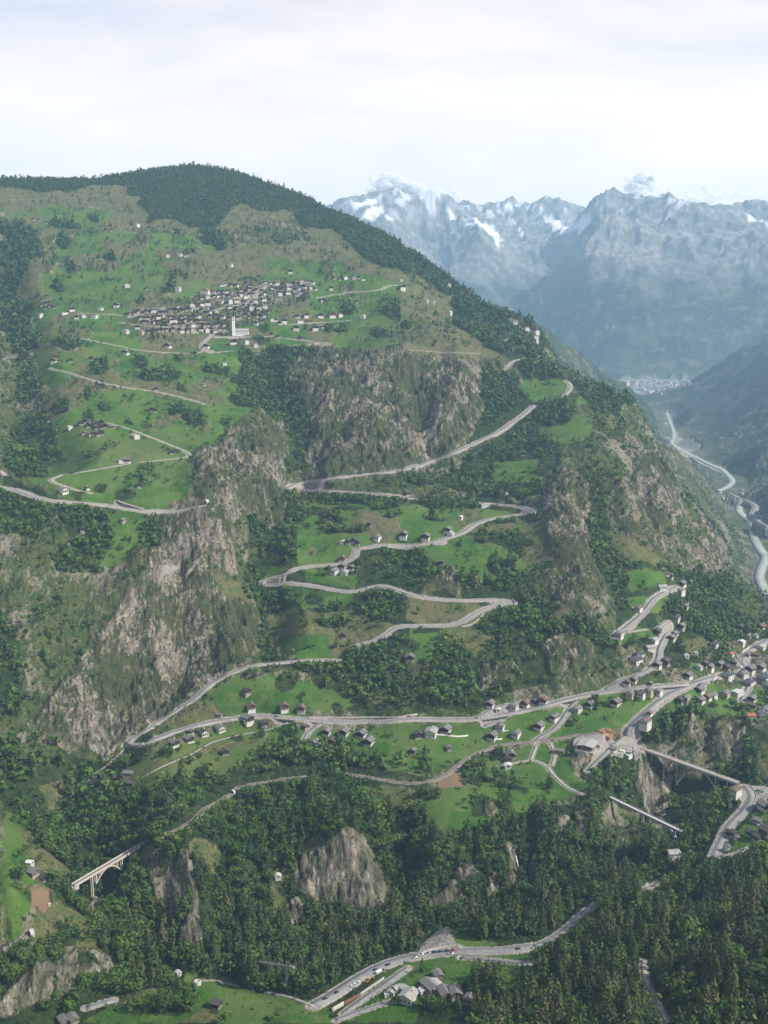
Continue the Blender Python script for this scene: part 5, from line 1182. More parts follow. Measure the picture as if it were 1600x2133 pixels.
# prism() extrudes along y, which is the width here
CARS = [(677,2082,'car','darkpaint',35,'dark car at the far left end of the big road'),(701,2069,'car','darkpaint',38,'dark car second from the left on the big road'),(782,2022,'car','darkpaint',32,'dark car just behind the truck by the road works'),(808,2011,'car','darkpaint',30,'dark car right of the truck on the big road'),
 (864,1996,'car','whitepaint',18,'white car alone in the near lane left of the queue'),(878,1990,'car','whitepaint',15,'white car at the left end of the queue'),(892,1987,'car','silverpaint',12,'silver car second in the queue from the left'),(905,1985,'car','darkpaint',8,'dark car third in the queue from the left'),(917,1984,'car','darkpaint',6,'dark car fourth in the queue from the left'),
 (931,1982,'car','darkpaint',4,'dark car fifth in the queue beside the red car'),(944,1981,'car','redpaint',3,'red car at the right end of the queue'),(940,1988,'car','whitepaint',3,'white car in the near lane beside the red car'),(1079,1978,'car','darkpaint',8,'dark car alone at the right part of the big road'),
 (792,2028,'truck','whitepaint',32,'white lorry standing by the road works'),(1250,1592,'car','whitepaint',60,'white car at the lower end of the sawmill yard'),(1243,1604,'car','redpaint',20,'red car at the lower end of the sawmill yard'),
 (1545,1391,'van','whitepaint',30,'white van parked at the village street bend'),(1577,1648,'car','darkpaint',20,'dark car at the roundabout'),(1528,1626,'car','darkpaint',-30,'dark car leaving the road bridge'),(1516,1787,'car','whitepaint',20,'white car parked by the lower turning'),
 (575,1494,'car','darkpaint',5,'dark car on the terrace road near the brown roofed chalets'),(655,1508,'car','redpaint',5,'red car beside the terrace road'),(852,1493,'car','redpaint',5,'red car parked at the foot of the wood'),(745,1521,'car','darkpaint',0,'dark car parked left of two chalets'),(735,1521,'car','whitepaint',0,'white car parked beside the dark car')]
for c_ in CARS: place_car(*c_[:5], c_[5], 'vehicles on the roads')
# excavator at the works
e0 = at(766, 2047); ex = root('excavator', e0+Vector((0, 0, .3)), math.radians(20), 'orange tracked excavator on the road works', 'excavator')
part('track', lambda b: box(b, -2, 2, -1.5, -.9, 0, .9), 'tyre', ex); part('track', lambda b: box(b, -2, 2, .9, 1.5, 0, .9), 'tyre', ex)
part('body', lambda b: (box(b, -2, 1.6, -1.3, 1.3, .95, 2.3), box(b, .2, 1.6, -1.3, -.1, 2.31, 3.2)), 'orangepaint', ex)
part('boom', lambda b: (beam(b, (1.4, .4, 2), (4.0, .4, 4.6), .45), beam(b, (4.0, .4, 4.6), (6.2, .4, 2.6), .35)), 'orangepaint', ex); part('bucket', lambda b: box(b, 5.7, 6.7, -.1, .9, 1.4, 2.6), 'metal', ex)
for k, (x, y) in enumerate(((740,2052),(748,2048),(733,2056))): put_house('S', x, y, 35, .45, 'white site container, %s beside the road works' % ordinal(k, 3), 'site containers', 'site_container')

# ---------------------------------------------------------------- crane, masts, poles
k0 = at(598, 2068); cr_ = root('tower_crane', k0, math.radians(-14), 'slim grey tower crane standing in the riverside wood', 'crane')
def lattice(b, p, q, w):
    p, q = Vector(p), Vector(q); d = (q-p).normalized(); s = d.cross(Vector((0, 1, 0) if abs(d.z) > .5 else (0, 0, 1))).normalized()*w/2; u = d.cross(s).normalized()*w/2; L_ = (q-p).length; n = int(L_/(w*1.2))
    cs = (s+u, s-u, -s-u, -s+u)
    for c2 in cs: beam(b, p+c2, q+c2, .16)
    for i in range(n):
        for j in range(4): beam(b, p+d*L_*i/n+cs[j], p+d*L_*(i+1)/n+cs[(j+1) % 4], .09)
part('mast', lambda b: lattice(b, (0, 0, -2), (0, 0, 24), 1.3), 'metal', cr_)
part('jib', lambda b: lattice(b, (2, 0, 24.6), (-24, 0, 24.6), 1.0), 'metal', cr_)
part('counter_jib', lambda b: lattice(b, (0, 0, 24.6), (7, 0, 24.6), 1.0), 'metal', cr_); part('counterweight', lambda b: box(b, 5, 7, -.8, .8, 22.6, 24.4), 'concrete', cr_)
part('tower_head', lambda b: (lattice(b, (0, 0, 25), (0, 0, 29), .9), beam(b, (0, 0, 29), (-15, 0, 25.2), .1), beam(b, (0, 0, 29), (6, 0, 25.2), .1)), 'metal', cr_)
POLES = [(585,1625,'beside the railway, left of the wood'),(691,1628,'in the wood by the railway'),(864,1634,'beside the railway under the round meadow'),(1000,1562,'inside the railway curve'),(500,1640,'at the left end of the railway cutting'),(414,1702,'beside the curved railway cutting'),(305,1758,'beside the viaduct tunnel mouth'),
         (161,1838,'at the left end of the viaduct'),(672,1507,'beside the terrace road near the lane'),(800,1499,'by the terrace road, centre'),(904,1493,'at the foot of the cliff wood'),(1130,1560,'by the railway near the path fork'),(115,1945,'on the dry knoll at the left'),(440,2040,'above the bottom meadow'),(870,1990,'left of the queue of cars'),(1190,1535,'left of the sawmill')]
for x, y, ph in POLES:
    p = at(x, y); o = root('power_pole', p, .3, 'thin wooden power pole '+ph, 'pole', 'power poles'); part('pole', lambda b: beam(b, (0, 0, -1), (0, 0, 13), .38), 'wood', o); part('crossarm', lambda b: beam(b, (-1.3, 0, 12), (1.3, 0, 12), .2), 'wood', o)
for x, y, ph in ((40,372,'left'),(112,372,'right')):
    p = at(x, y+4); o = root('radio_mast', p, 0, 'tiny lattice mast on the skyline, %s one' % ph, 'mast', 'skyline masts'); part('mast', lambda b: lattice(b, (0, 0, -2), (0, 0, 42), 2.2), 'metal', o); part('aerial', lambda b: beam(b, (0, 0, 42), (0, 0, 50), .4), 'metal', o)
# white water tank and pools
t0 = at(412, 2052); tk = root('water_tank', t0, 0, 'round white water tank on the bottom meadow edge', 'tank')
def ring(b, r0, r1, z0, z1, n=20):
    for i in range(n):
        a, c2 = 6.2832*i/n, 6.2832*(i+1)/n; vs = [b.verts.new((r*math.cos(t), r*math.sin(t), z)) for z in (z0, z1) for r, t in ((r0, a), (r1, a), (r1, c2), (r0, c2))]
        for g_ in ((0,3,2,1),(4,5,6,7),(0,4,7,3),(1,2,6,5)): b.faces.new([vs[k] for k in g_])
part('tank_wall', lambda b: ring(b, 2.3, 2.8, -1, 4), 'plaster', tk); part('tank_lid', lambda b: ring(b, 0.01, 2.3, 2.6, 2.9), 'concrete', tk)
MAT['pool'] = plain('pool_water', (.10,.42,.50), .1, .05)
for x, y, ph in ((1052,1521,'beside the terrace house'),(1585,1718,'behind the barn near the roundabout')):
    o = root('swimming_pool', at(x, y)+Vector((0, 0, .15)), .4, 'small turquoise swimming pool '+ph, 'swimming pool'); part('rim', lambda b: (box(b, -3.6, 3.6, -2.2, -1.8, -1, .25), box(b, -3.6, 3.6, 1.8, 2.2, -1, .25), box(b, -3.6, -3.2, -1.8, 1.8, -1, .25), box(b, 3.2, 3.6, -1.8, 1.8, -1, .25)), 'plaster', o); part('water', lambda b: box(b, -3.2, 3.2, -1.8, 1.8, -1, .1), 'pool', o)
ri = at(1582, 1649); o = root('roundabout_island', ri, 0, 'round planted island in the middle of the roundabout', 'traffic island'); part('kerb', lambda b: ring(b, 5.2, 5.8, -.5, .45), 'concrete', o)
MAT['lawn'] = road_mat('island_lawn', (.035,.08,.014), (.055,.095,.02)); part('lawn', lambda b: ring(b, .01, 5.2, -.5, .4), 'lawn', o)
# ---------------------------------------------------------------- rivers
def water_mat():
    g = NT('glacier_river'); g.b.inputs['Roughness'].default_value = .35; n = g.noise(g.pos(), .02, 5, .7); return g.col(g.mix(g.step(n, .4, .65), (.22,.25,.215), (.31,.33,.29)))
WM = water_mat()
def flow(px, wid, name, z=None, mat=WM):
    q = densify(np.array(px, float), 5); a, s = ray(q[:, 0], q[:, 1])
    if z is None: H, ok = hit(*q.T); S_ = H[ok, :3].copy(); S_[:, 2] = smooth1(S_[:, 2], 2)
    else: R = z/s; S_ = np.c_[R*np.sin(a), R*np.cos(a), np.full(len(a), z)]
    S_ = S_[np.r_[True, np.hypot(*(S_[1:, :2]-S_[:-1, :2]).T) > .5]]; S_ = smooth1(S_, 3)
    d = np.r_[0, np.cumsum(np.linalg.norm(S_[1:, :2]-S_[:-1, :2], axis=1))]; t = np.linspace(0, d[-1], max(4, int(d[-1]/max(3, wid/3)))); S_ = np.c_[[np.interp(t, d, S_[:, k]) for k in range(3)]].T
    # lay it on whichever is higher, the bed or the water level
    if z is not None: S_[:, 2] = np.maximum(S_[:, 2], ground(S_[:, 0], S_[:, 1])+.5); S_[:, 2] = smooth1(S_[:, 2], 8)
    o = link(name, ribbon(S_, -wid/2, wid/2, .8, 4, name), mat); tag(o, kind='structure'); return o
for k_, (w_, S_) in enumerate(RLINE):
    o = link('river', ribbon(S_, -w_/2, w_/2, .9, 4, 'river'), WM); tag(o, kind='structure')
MAT['foam'] = plain('falling_white_water', (.55,.57,.6), .5, .05)
flow([(1071,1768),(1076,1790),(1080,1808)], 1.1, 'waterfall', None, MAT['foam']); flow([(1088,1828),(1094,1842),(1098,1862)], .9, 'waterfall', None, MAT['foam'])
# ---------------------------------------------------------------- trees
def leaf_quads(cent, nrm, size, rs):
    n = len(cent); nrm = nrm+rs.normal(0, .24, (n, 3)); nrm /= np.linalg.norm(nrm, axis=1)[:, None]
    t = np.cross(nrm, rs.normal(0, 1, (n, 3))); t /= np.linalg.norm(t, axis=1)[:, None]; b = np.cross(nrm, t)
    s = size[:, None]; k = rs.uniform(.6, 1, (n, 4, 1))
    V = np.stack([cent+t*s*k[:, 0], cent+b*s*k[:, 1]*.8, cent-t*s*k[:, 2], cent-b*s*k[:, 3]*.8], 1)
    return V                                            # n,4,3
def broad(rs, n):
    nl = 6; c = np.c_[rs.normal(0, .15, (nl, 2)), rs.uniform(.42, .78, nl)]; c[0] = (0, 0, .62); r = rs.uniform(.16, .25, nl); r[0] = .30
    k = rs.choice(nl, n, p=r/r.sum()); d = rs.normal(0, 1, (n, 3)); d[:, 2] = d[:, 2]*.9+.25; d /= np.linalg.norm(d, axis=1)[:, None]
    p = c[k]+d*(r[k]*rs.uniform(.75, 1.05, n))[:, None]; p[:, 2] = np.clip(p[:, 2], .16, 1)
    return leaf_quads(p, d, rs.uniform(.08, .13, n)*math.sqrt(74/n), rs)
def conif(rs, n):
    t = rs.uniform(0, 1, n)**.75; z = .10+.90*(1-t); lay = 1+.25*np.sin(z*42+rs.uniform(0, 6)); r = .23*(t**.8)*lay*rs.uniform(.75, 1.08, n)+.01
    a = rs.uniform(0, 6.283, n); d = np.c_[np.cos(a), np.sin(a), np.full(n, .55)]; d /= np.linalg.norm(d, axis=1)[:, None]
    return leaf_quads(np.c_[r*np.cos(a), r*np.sin(a), z], d, (.045+.05*t)*math.sqrt(80/n)*rs.uniform(.8, 1.2, n), rs)
def pine(rs, n):
    t = rs.uniform(0, 1, n)**.8; z = .16+.84*(1-t); r = .17*np.clip(t*1.3, 0, 1)**.7*(1.15-.3*t)*rs.uniform(.7, 1.1, n)
    a = rs.uniform(0, 6.283, n); d = np.c_[np.cos(a), np.sin(a), np.full(n, .6)]; d /= np.linalg.norm(d, axis=1)[:, None]
    return leaf_quads(np.c_[r*np.cos(a), r*np.sin(a), z], d, (.042+.042*t)*math.sqrt(90/n)*rs.uniform(.8, 1.2, n), rs)
def bush(rs, n):
    d = rs.normal(0, 1, (n, 3)); d[:, 2] = np.abs(d[:, 2]); d /= np.linalg.norm(d, axis=1)[:, None]
    return leaf_quads(d*np.array([.55, .55, .85])*rs.uniform(.7, 1.05, (n, 1)), d, rs.uniform(.16, .26, n)*math.sqrt(30/n), rs)
rs = np.random.RandomState(3)
SHAPES = {'broad': broad, 'conif': conif, 'pine': pine, 'bush': bush}
TPL = {(k, lod): [f(rs, n) for _ in range(5)] for k, f in SHAPES.items() for lod, n in ((0, 150 if k != 'bush' else 60), (1, 84 if k != 'bush' else 24), (2, 22 if k != 'bush' else 9), (3, 9 if k != 'bush' else 5))}
def leaf_mat(name, ca, cb, cc, use_attr):
    g = NT(name); 
    r = g.add('Attribute', attribute_name='tint').outputs['Fac'] if use_attr else g.add('ObjectInfo').outputs['Random']
    n = g.noise(g.pos(), .9, 2)
    c = g.mix(g.step(r, 0, .7), ca, cb); c = g.mix(g.step(r, .82, 1.0), c, cc); c = g.mix(g.math('MULTIPLY', g.step(n, .35, .7), .45), c, tuple(v*1.7 for v in cb))
    g.b.inputs['Roughness'].default_value = .75; g.b.inputs['Specular IOR Level'].default_value = .2
    g.put(g.b.inputs['Base Color'], c)
    tr = g.add('BsdfTranslucent', {'Color': c}); ms = g.add('MixShader', {0: .12}); g.put(ms.inputs[1], g.b.outputs[0]); g.put(ms.inputs[2], tr.outputs[0])
    g.t.links.new(ms.outputs[0], g.n['Material Output'].inputs['Surface']); return g.m
LC = {'broad': ((.020,.046,.010), (.052,.098,.016), (.105,.130,.026)), 'conif': ((.010,.028,.008), (.022,.050,.012), (.044,.068,.016)), 'pine': ((.015,.032,.009), (.042,.064,.014), (.084,.090,.024)), 'bush': ((.014,.036,.008), (.030,.062,.012), (.066,.078,.022))}
LM = {k: (leaf_mat(k+'_foliage_mass', *LC[k], True), leaf_mat(k+'_foliage', *LC[k], False)) for k in LC}

# candidates
vis = np.maximum.accumulate(np.where(GR > 450, SLOPE, -9), axis=1)
seen = (SLOPE+16/GR >= vis-.0005)
pxx, pyy = project(GX, GY, Z0); _mg = np.where(GR < 1600, 240, 60); inframe = (pxx > -_mg) & (pxx < 1600+_mg) & (pyy > 250) & (pyy < 2260) & (GR > 560) & (GR < 6800)
dA = np.zeros_like(GR); cell = (np.gradient(AA)[:, None]*GR)*(np.gradient(RR)[None])
cl1 = fbm(GX/45, GY/45, 3, 81); cl2 = fbm(GX/16, GY/16, 2, 83)
_g = GRAV.copy()
for _ in range(5): _g = np.maximum.reduce([_g, np.roll(_g, 1, 0), np.roll(_g, -1, 0), np.roll(_g, 1, 1)])
ok_ = seen & inframe & (_g < .05) & (Z0 > -770)
F_, M2, D_, S2, R2 = (COV == 1), (COV == 2), (COV == 3), (COV == 0), (COV == 4)
near = GR < 2000
slope_dr = np.gradient(Z0, axis=1)/np.gradient(RR)[None]; steep = np.abs(slope_dr) > 1.5
dens = np.zeros_like(GR); densb = np.zeros_like(GR)
dens[F_] = np.where(near, 1/34., np.where(GR < 2900, 1/44., 1/52.))[F_]
dens[F_ & (cl1 < -.42) & (GR < 3000) & (pxx < 1150)] *= .7
dens[(pyy > 2112) & (pxx < 985)] = 0
_th = F_ & (GR > 1180) & (GR < 2300); dens[_th] *= np.clip(.62+cl1*1.5, .25, 1.0)[_th]
dens[S2] = (np.where((cl1 > np.where(pxx > 1120, .0, .16)), 1/75., 1/600.)*np.where(GR < 4500, 1, .5))[S2]; dens[D_] = np.where(cl1 > .12, 1/200., 1/1400.)[D_]; dens[M2] = np.where((cl1 > .28), 1/200., 1/1500.)[M2]; dens[R2] = np.where(cl1 > .2, 1/500., 1/6000.)[R2]
densb[S2] = np.where(cl2 > .0, 1/30., 1/90.)[S2]; densb[D_] = np.where(cl2 > .12, 1/75., 1/420.)[D_]; densb[M2] = np.where((cl2 > .22) & (cl1 > .05), 1/90., 1/700.)[M2]; densb[R2] = np.where(cl2 > .05, 1/45., 1/200.)[R2]; densb[F_] = 1/48.
densb[GR > 3600] *= .25
dens[steep & R2] = 0
far_s = (GR > 4300) & (COV == 0); dens[far_s] = np.where(cl1 > 0, 1/350., 1/2500.)[far_s]; densb[far_s] = 0
okb_ = seen & inframe & (GRAV < .05) & (Z0 > -770)
densb = np.where(okb_ & ~ok_ & (COV == 1), 1/14., densb)
def sample(dn, ok_=ok_):
    ex = dn*cell*ok_; n = rs.poisson(ex); i, j = np.nonzero(n); rep = n[i, j]; i = np.repeat(i, rep); j = np.repeat(j, rep)
    a = AA[i]+rs.uniform(-.5, .5, len(i))*np.gradient(AA)[i]; R = RR[j]+rs.uniform(-.5, .5, len(j))*np.gradient(RR)[j]
    x, y = R*np.sin(a), R*np.cos(a); z = ground(x, y); cv = COV[i, j]
    keep = np.ones(len(x), bool)
    for kx, ky, kr in KEEP: keep &= (x-kx)**2+(y-ky)**2 > kr*kr
    return x[keep], y[keep], z[keep], R[keep], cv[keep]
x, y, z, R, cv = sample(dens); tpx, tpy = project(x, y, z)
u = rs.uniform(0, 1, len(x)); kind = np.full(len(x), 'broad', object)
zone_con = np.where(R > 2900, .93, np.where(R > 2100, .5, .10)); right = (R < 1180) & (tpx > 560); zone_con = np.where(right, .20, zone_con)
zone_con = np.where((tpy > 1620) & (tpx > 330) & (tpx < 860) & (tpy < 1960), .32, zone_con)
zone_pine = np.where((R < 1120) & (tpx > 700) & (tpy > 1840), .58, np.where(right, .35, .12)); zone_pine = np.where((tpy > 1900) & (tpx < 860) & (tpx > 250), .55, zone_pine)
zone_con = np.where(cv == 1, zone_con, zone_con*.5); zone_pine = np.where(cv == 1, zone_pine, .05)
kind[u < zone_con] = 'conif'; kind[(u >= zone_con) & (u < zone_con+zone_pine*(1-zone_con))] = 'pine'
kind[(cv != 1) & (R < 2300)] = 'broad'
H = {'broad': (9, 17), 'conif': (13, 24), 'pine': (14, 27)}
ht = np.zeros(len(x)); 
for k_, (a_, b_) in H.items(): m = kind == k_; ht[m] = rs.uniform(a_, b_, m.sum())
ht *= rs.lognormal(-.03, .22, len(ht)); ht[R > 3400] *= .72; ht[(cv != 1)] *= .62; ht[(R > 1000) & (cv == 1) & (tpy < 1480) & (R < 2600)] *= .82
# trees standing before a road, a house, a bridge or a crag stay low enough to leave it in view, as the owners keep them
for kx, ky, kr in KEEP:
    R_ = math.hypot(kx, ky); a_ = math.atan2(kx, ky); da = kr*.8/R_
    HIDE[np.searchsorted(AA, a_-da):np.searchsorted(AA, a_+da)+1, np.searchsorted(RR, R_-kr*.4):np.searchsorted(RR, R_+kr*.4)+1] = True
HIDE |= (COV == 4) & (GR < 1420) & (pyy > 1640)
nxt = np.where(HIDE, GR, 1e9)[:, ::-1]; nxt = np.minimum.accumulate(nxt, axis=1)[:, ::-1]; nz_ = np.where(nxt < 1e8, 1, 0)
ja_ = np.clip(np.searchsorted(RR, nxt), 0, NR-1); tgt = np.where(nz_ > 0, np.take_along_axis(SLOPE, ja_, 1), 9.0)     # slope under which the hidden thing is seen
tb = np.full((NA, NR), 9.0)
for bx_, by_, bz_ in BR:
    R_ = math.hypot(bx_, by_); a_ = math.atan2(bx_, by_); i_ = np.searchsorted(AA, a_); j_ = np.searchsorted(RR, R_); w_ = slice(i_-3, i_+4)
    tb[w_, :j_] = np.where(GR[w_, :j_] > R_-80, np.minimum(tb[w_, :j_], bz_/R_), tb[w_, :j_])
ii = np.clip(np.searchsorted(AA, np.arctan2(x, y)), 0, NA-1); jj = np.clip(np.searchsorted(RR, R)-1, 0, NR-1)
near_t = (nxt[ii, jj]-R < 140) & (tgt[ii, jj] > SLOPE[ii, jj]-.002)
allow = np.where(near_t, (tgt[ii, jj]*R-z)+1.5, 99); tb_ = tb[ii, jj]; allow = np.where(tb_ < 5, np.minimum(allow, np.maximum(tb_*R-z, 0)), allow)
ks = (allow > -30); x, y, z, R, cv, ht, kind, allow, tpx, tpy = [q[ks] for q in (x, y, z, R, cv, ht, kind, allow, tpx, tpy)]; ht = np.minimum(ht, np.maximum(allow, rs.uniform(3.0, 5.0, len(ht))))
bx, by, bz, bR, bcv = sample(densb, okb_); bht = rs.uniform(1.0, 2.6, len(bx))*np.where(bcv == 1, 1.4, 1)
print('TREES', len(x), 'BUSHES', len(bx))
def pack(kind_, X, Y, Z, Hh, RRR):
    """one mesh of many plants"""
    Vs, Ts = [], []
    lod = np.where(RRR < 1250, 1, np.where(RRR < 2300, 2, 3)); var = rs.randint(0, 5, len(X))
    for l in (1, 2, 3):
        for v in range(5):
            m = (lod == l) & (var == v); n = m.sum()
            if not n: continue
            T = TPL[(kind_, l)][v]; q = len(T); T = T.reshape(-1, 3)
            a = rs.uniform(0, 6.283, n); c_, s_ = np.cos(a)[:, None], np.sin(a)[:, None]; wd = (Hh[m]*rs.uniform(.85, 1.25, n))[:, None]
            px_ = (T[None, :, 0]*c_-T[None, :, 1]*s_)*wd+X[m][:, None]; py_ = (T[None, :, 0]*s_+T[None, :, 1]*c_)*wd+Y[m][:, None]; pz_ = T[None, :, 2]*Hh[m][:, None]+Z[m][:, None]-.3
            Vs.append(np.stack([px_, py_, pz_], -1).reshape(-1, 3)); Ts.append(np.repeat(np.clip(rs.uniform(0, 1, n)*.55+.6*noise2(X[m]/35, Y[m]/35, 91)-.05, 0, 1), q*4))
    V = np.concatenate(Vs).astype(np.float32); F = np.arange(len(V), dtype=np.int32).reshape(-1, 4); me = mesh_np(kind_+'_mass', V, F)
    attr(me, 'tint', np.concatenate(Ts), 'FLOAT'); return me
def nearest_things(px, py):
    best = min(ZONES, key=lambda q: ((q[0]-px)/1.0)**2+((q[1]-py)*1.2)**2); return best[2]
ZONES = [(1560,2110,'at the bottom right corner'),(1560,1960,'at the right edge of the big forest'),(1560,1860,'in the forest under the right bank'),(1480,2110,'at the bottom edge right of the track'),(1430,2000,'in the forest right of the track top'),(1300,2110,'at the bottom edge left of the track'),(1300,1960,'in the forest above the stony track'),(1200,2100,'at the bottom edge, mid forest'),(1180,2020,'in the forest right of the hamlet meadow'),(1300,1890,'in the forest below the gravel patch'),(1480,1850,'in the forest below the small clearing'),(1500,2050,'in the lower right forest'),(1250,2080,'in the forest left of the stony track'),(1450,1900,'in the forest below the roundabout road'),(1050,2100,'in the wood right of the old hamlet'),(900,2110,'in the grove below the old hamlet'),(1020,2050,'on the small meadow right of the old hamlet'),
 (700,2110,'beside the ramp wall at the bottom edge'),(600,2040,'in the riverside wood around the crane'),(300,2110,'on the bottom left meadow'),(60,2050,'by the lower left crags'),(150,1960,'on the dry knoll at the left'),(300,2000,'in the gorge wood above the bottom meadow'),(750,1960,'in the wood behind the big road'),(1150,1880,'in the wood above the narrow road'),
 (1000,1990,'beside the big road'),(850,2040,'by the white roofed farm'),(1480,1700,'in the wood between the two bridges'),(1150,1960,'at the right end of the big road'),(1400,2120,'beside the stony forest track'),(40,1850,'on the left meadow knoll'),(1550,1760,'on the right bank meadow'),(1050,1850,'under the crags with the waterfall'),(250,1850,'around the railway viaduct')]
def trunk_me(h, r): return B(lambda b: (beam(b, (0, 0, -.05), (0, 0, h*.45), r*1.6), beam(b, (0, 0, h*.45), (0, 0, h), r), [beam(b, (0, 0, h*q), (.16*math.cos(q*40), .16*math.sin(q*40), h*q+.12), r*.6) for q in (.4, .55, .7)]), 'trunk')
MAT['bark'] = plain('bark', (.10,.075,.055), .9, .3, 3)
NAMES = {'broad': ('broadleaf_tree', 'leafy green broadleaf tree', 'tree'), 'conif': ('spruce_tree', 'narrow dark spruce', 'tree'), 'pine': ('pine_tree', 'tall pointed green pine', 'tree'), 'bush': ('shrub', 'low rounded green shrub', 'shrub')}
def individuals(kind_, X, Y, Z, Hh, RRR, N_=300):
    P_, Q_ = project(X, Y, Z+Hh*.6); vis_ = (P_ > 5) & (P_ < 1595) & (Q_ > 5) & (Q_ < 2128)
    # is the crown really in sight of the eye
    aa = np.arctan2(X, Y); i = np.clip(np.searchsorted(AA, aa), 0, NA-1); j = np.clip(np.searchsorted(RR, RRR), 0, NR-1)
    vis_ &= (Z+Hh*.5)/RRR > vis[i, np.maximum(j-3, 0)]
    size = np.where(vis_, Hh/RRR, 0); pick = np.argsort(-size)[:N_]; pick = pick[size[pick] > 0]
    nm, lab, cat = NAMES[kind_]
    mes = []
    for v in range(5):
        T = TPL[(kind_, 0)][v].reshape(-1, 3); me = mesh_np('crown', T, np.arange(len(T)).reshape(-1, 4)); me.materials.append(LM[kind_][1])
        tm = trunk_me({'broad': .6, 'conif': .97, 'pine': .9, 'bush': .4}[kind_], .03 if kind_ != 'bush' else .06); tm.materials.append(MAT['bark']); mes.append((me, tm))
    byz = {}
    for k in pick: byz.setdefault(nearest_things(P_[k], Q_[k]), []).append(k)
    for zn, ks in byz.items():
        ks.sort(key=lambda k: P_[k])
        for n, k in enumerate(ks):
            o = bpy.data.objects.new(nm, None); COL.objects.link(o); o.location = (X[k], Y[k], Z[k]-.2); s = Hh[k]; o.scale = (s*rs.uniform(.9, 1.2), s*rs.uniform(.9, 1.2), s); o.rotation_euler = (0, 0, rs.uniform(0, 6.28))
            txt = lab if len(ks) > 45 else '%s, %s' % (lab, ordinal(n, len(ks)))
            tag(o, lab16(txt+' '+zn), cat, nm.replace('_', ' ')+'s '+zn)
            me, tm = mes[rs.randint(5)]
            for a_, b_ in (('crown', me), ('trunk' if kind_ != 'bush' else 'stem', tm)): q = bpy.data.objects.new(a_, b_); COL.objects.link(q); q.parent = o
    m = np.ones(len(X), bool); m[pick] = False; return m
for k_, nm_, lb_ in (('broad', 'broadleaf_wood', 'broadleaf trees covering the lower slopes and gullies'), ('conif', 'spruce_forest', 'dark spruce forest along the ridge and slopes'), ('pine', 'pine_forest', 'pine forest in the gorge and foreground')):
    m = kind == k_; X, Y, Z, Hh, RQ = x[m], y[m], z[m], ht[m], R[m]; r_ = individuals(k_, X, Y, Z, Hh, RQ)
    o = link(nm_, pack(k_, X[r_], Y[r_], Z[r_], Hh[r_], RQ[r_]), LM[k_][0]); tag(o, lb_, 'forest', kind='stuff')
r_ = individuals('bush', bx, by, bz, bht*1.0, bR, 300)
o = link('hillside_bushes', pack('bush', bx[r_], by[r_], bz[r_], bht[r_], bR[r_]), LM['bush'][0]); tag(o, 'low bushes scattered over meadows and rocky slopes', 'bushes', kind='stuff')
# ---------------------------------------------------------------- the air of the valley
bm = bmesh.new(); bmesh.ops.create_cube(bm, size=1.0); me = bpy.data.meshes.new('haze'); bm.to_mesh(me); bm.free()
hz = bpy.data.materials.new('valley_haze'); hz.use_nodes = True; n_ = hz.node_tree.nodes; n_.clear()
o_ = n_.new('ShaderNodeOutputMaterial'); v_ = n_.new('ShaderNodeVolumePrincipled'); hz.node_tree.links.new(v_.outputs[0], o_.inputs['Volume'])
v_.inputs['Color'].default_value = (.45, .72, 1.0, 1); v_.inputs['Density'].default_value = 4.7e-5; v_.inputs['Anisotropy'].default_value = .15
hz.cycles.homogeneous_volume = True
haze = link('haze', me, hz); _zt = float(Z0.max())+60; _zb = float(Z0.min())-1
haze.scale = (25000, 22000, _zt-_zb); haze.location = (0, 9300, (_zt+_zb)/2); tag(haze, 'thin blue summer haze filling the valley air', 'haze', kind='stuff')

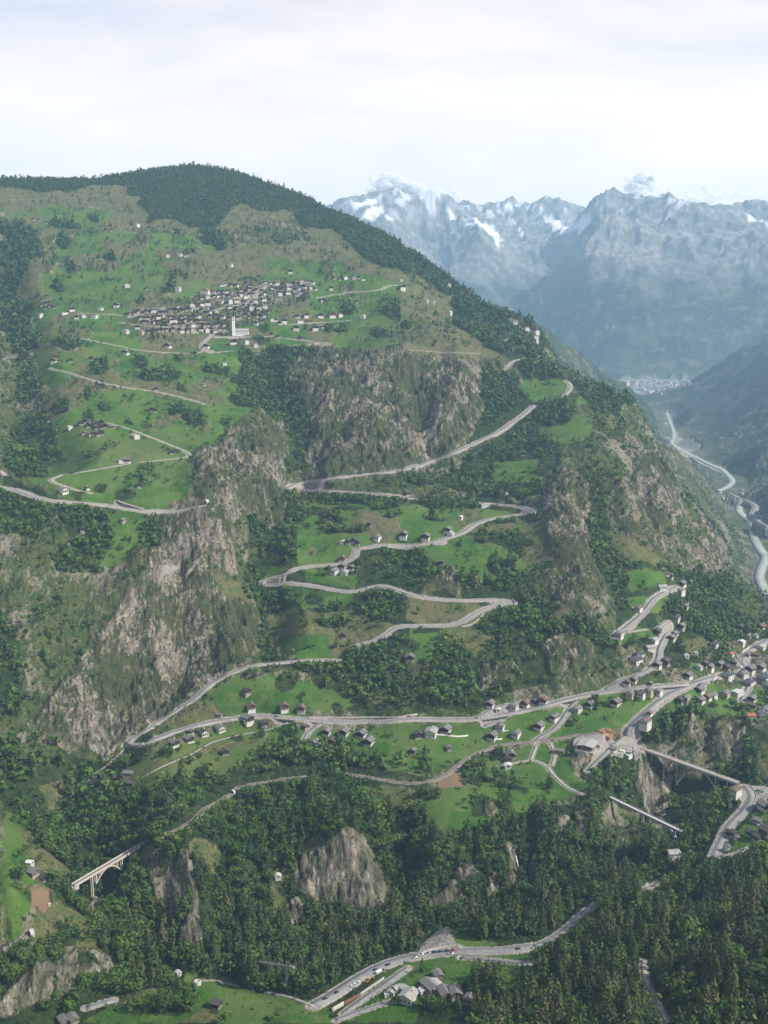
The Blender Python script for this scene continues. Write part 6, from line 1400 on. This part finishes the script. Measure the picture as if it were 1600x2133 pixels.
# ---------------------------------------------------------------- clouds standing behind the far crest
g = NT('cloud_vapour'); g.b.inputs['Base Color'].default_value = (.93,.94,.95,1); g.b.inputs['Roughness'].default_value = 1; g.b.inputs['Specular IOR Level'].default_value = 0
tr = g.add('BsdfTranslucent', {'Color': (.93,.94,.95)}); ms = g.add('MixShader', {0: .5}); g.put(ms.inputs[1], g.b.outputs[0]); g.put(ms.inputs[2], tr.outputs[0]); tp = g.add('BsdfTransparent'); m3 = g.add('MixShader', {0: .68}); g.put(m3.inputs[1], ms.outputs[0]); g.put(m3.inputs[2], tp.outputs[0]); g.t.links.new(m3.outputs[0], g.n['Material Output'].inputs['Surface'])
def cloud(px, py, D, sx, sz, n, label, seed):
    r0 = np.random.RandomState(seed); a, s_ = ray(px, py); bm = bmesh.new()
    for k in range(n):
        u_ = -1+2*(k+r0.uniform(.2,.8))/n; r = (1-.6*abs(u_))*r0.uniform(.22, .5)*sz; zc = r0.uniform(-.5, .5)*sz*(1-abs(u_)*.7)+(.35*sz if r0.rand() < .18 else 0)
        M = Matrix.Translation((u_*sx, r0.uniform(-.4, .4)*sz, zc)) @ Matrix.Diagonal((r*1.25, r, r*.85, 1))
        bmesh.ops.create_icosphere(bm, subdivisions=4, radius=1.0, matrix=M)
    co = np.array([v.co for v in bm.verts]); bm.normal_update(); no = np.array([v.normal for v in bm.verts])
    d = fbm(co[:, 0]/110+co[:, 1]/90, co[:, 2]/100+co[:, 1]/130, 5, seed, .6)*110
    for v, q in zip(bm.verts, co+no*d[:, None]): v.co = q
    for f in bm.faces: f.smooth = True
    me = bpy.data.meshes.new('cloud'); bm.to_mesh(me); bm.free(); o = link('cloud', me, g.m)
    o.location = (D*math.sin(a), D*math.cos(a), D*float(s_)); tag(o, label, 'cloud', 'clouds over the far peaks')
cloud(818, 394, 21500, 420, 300, 70, 'bright puffy cloud towering over the leftmost far peak', 1)
cloud(885, 412, 21500, 620, 190, 50, 'low cloud bank right of the leftmost far peak', 4)
cloud(1336, 388, 21500, 250, 260, 40, 'small bright cloud tuft over the right far peaks', 7)
cloud(1450, 410, 21500, 1300, 150, 50, 'long pale cloud bank along the right far crest', 2)
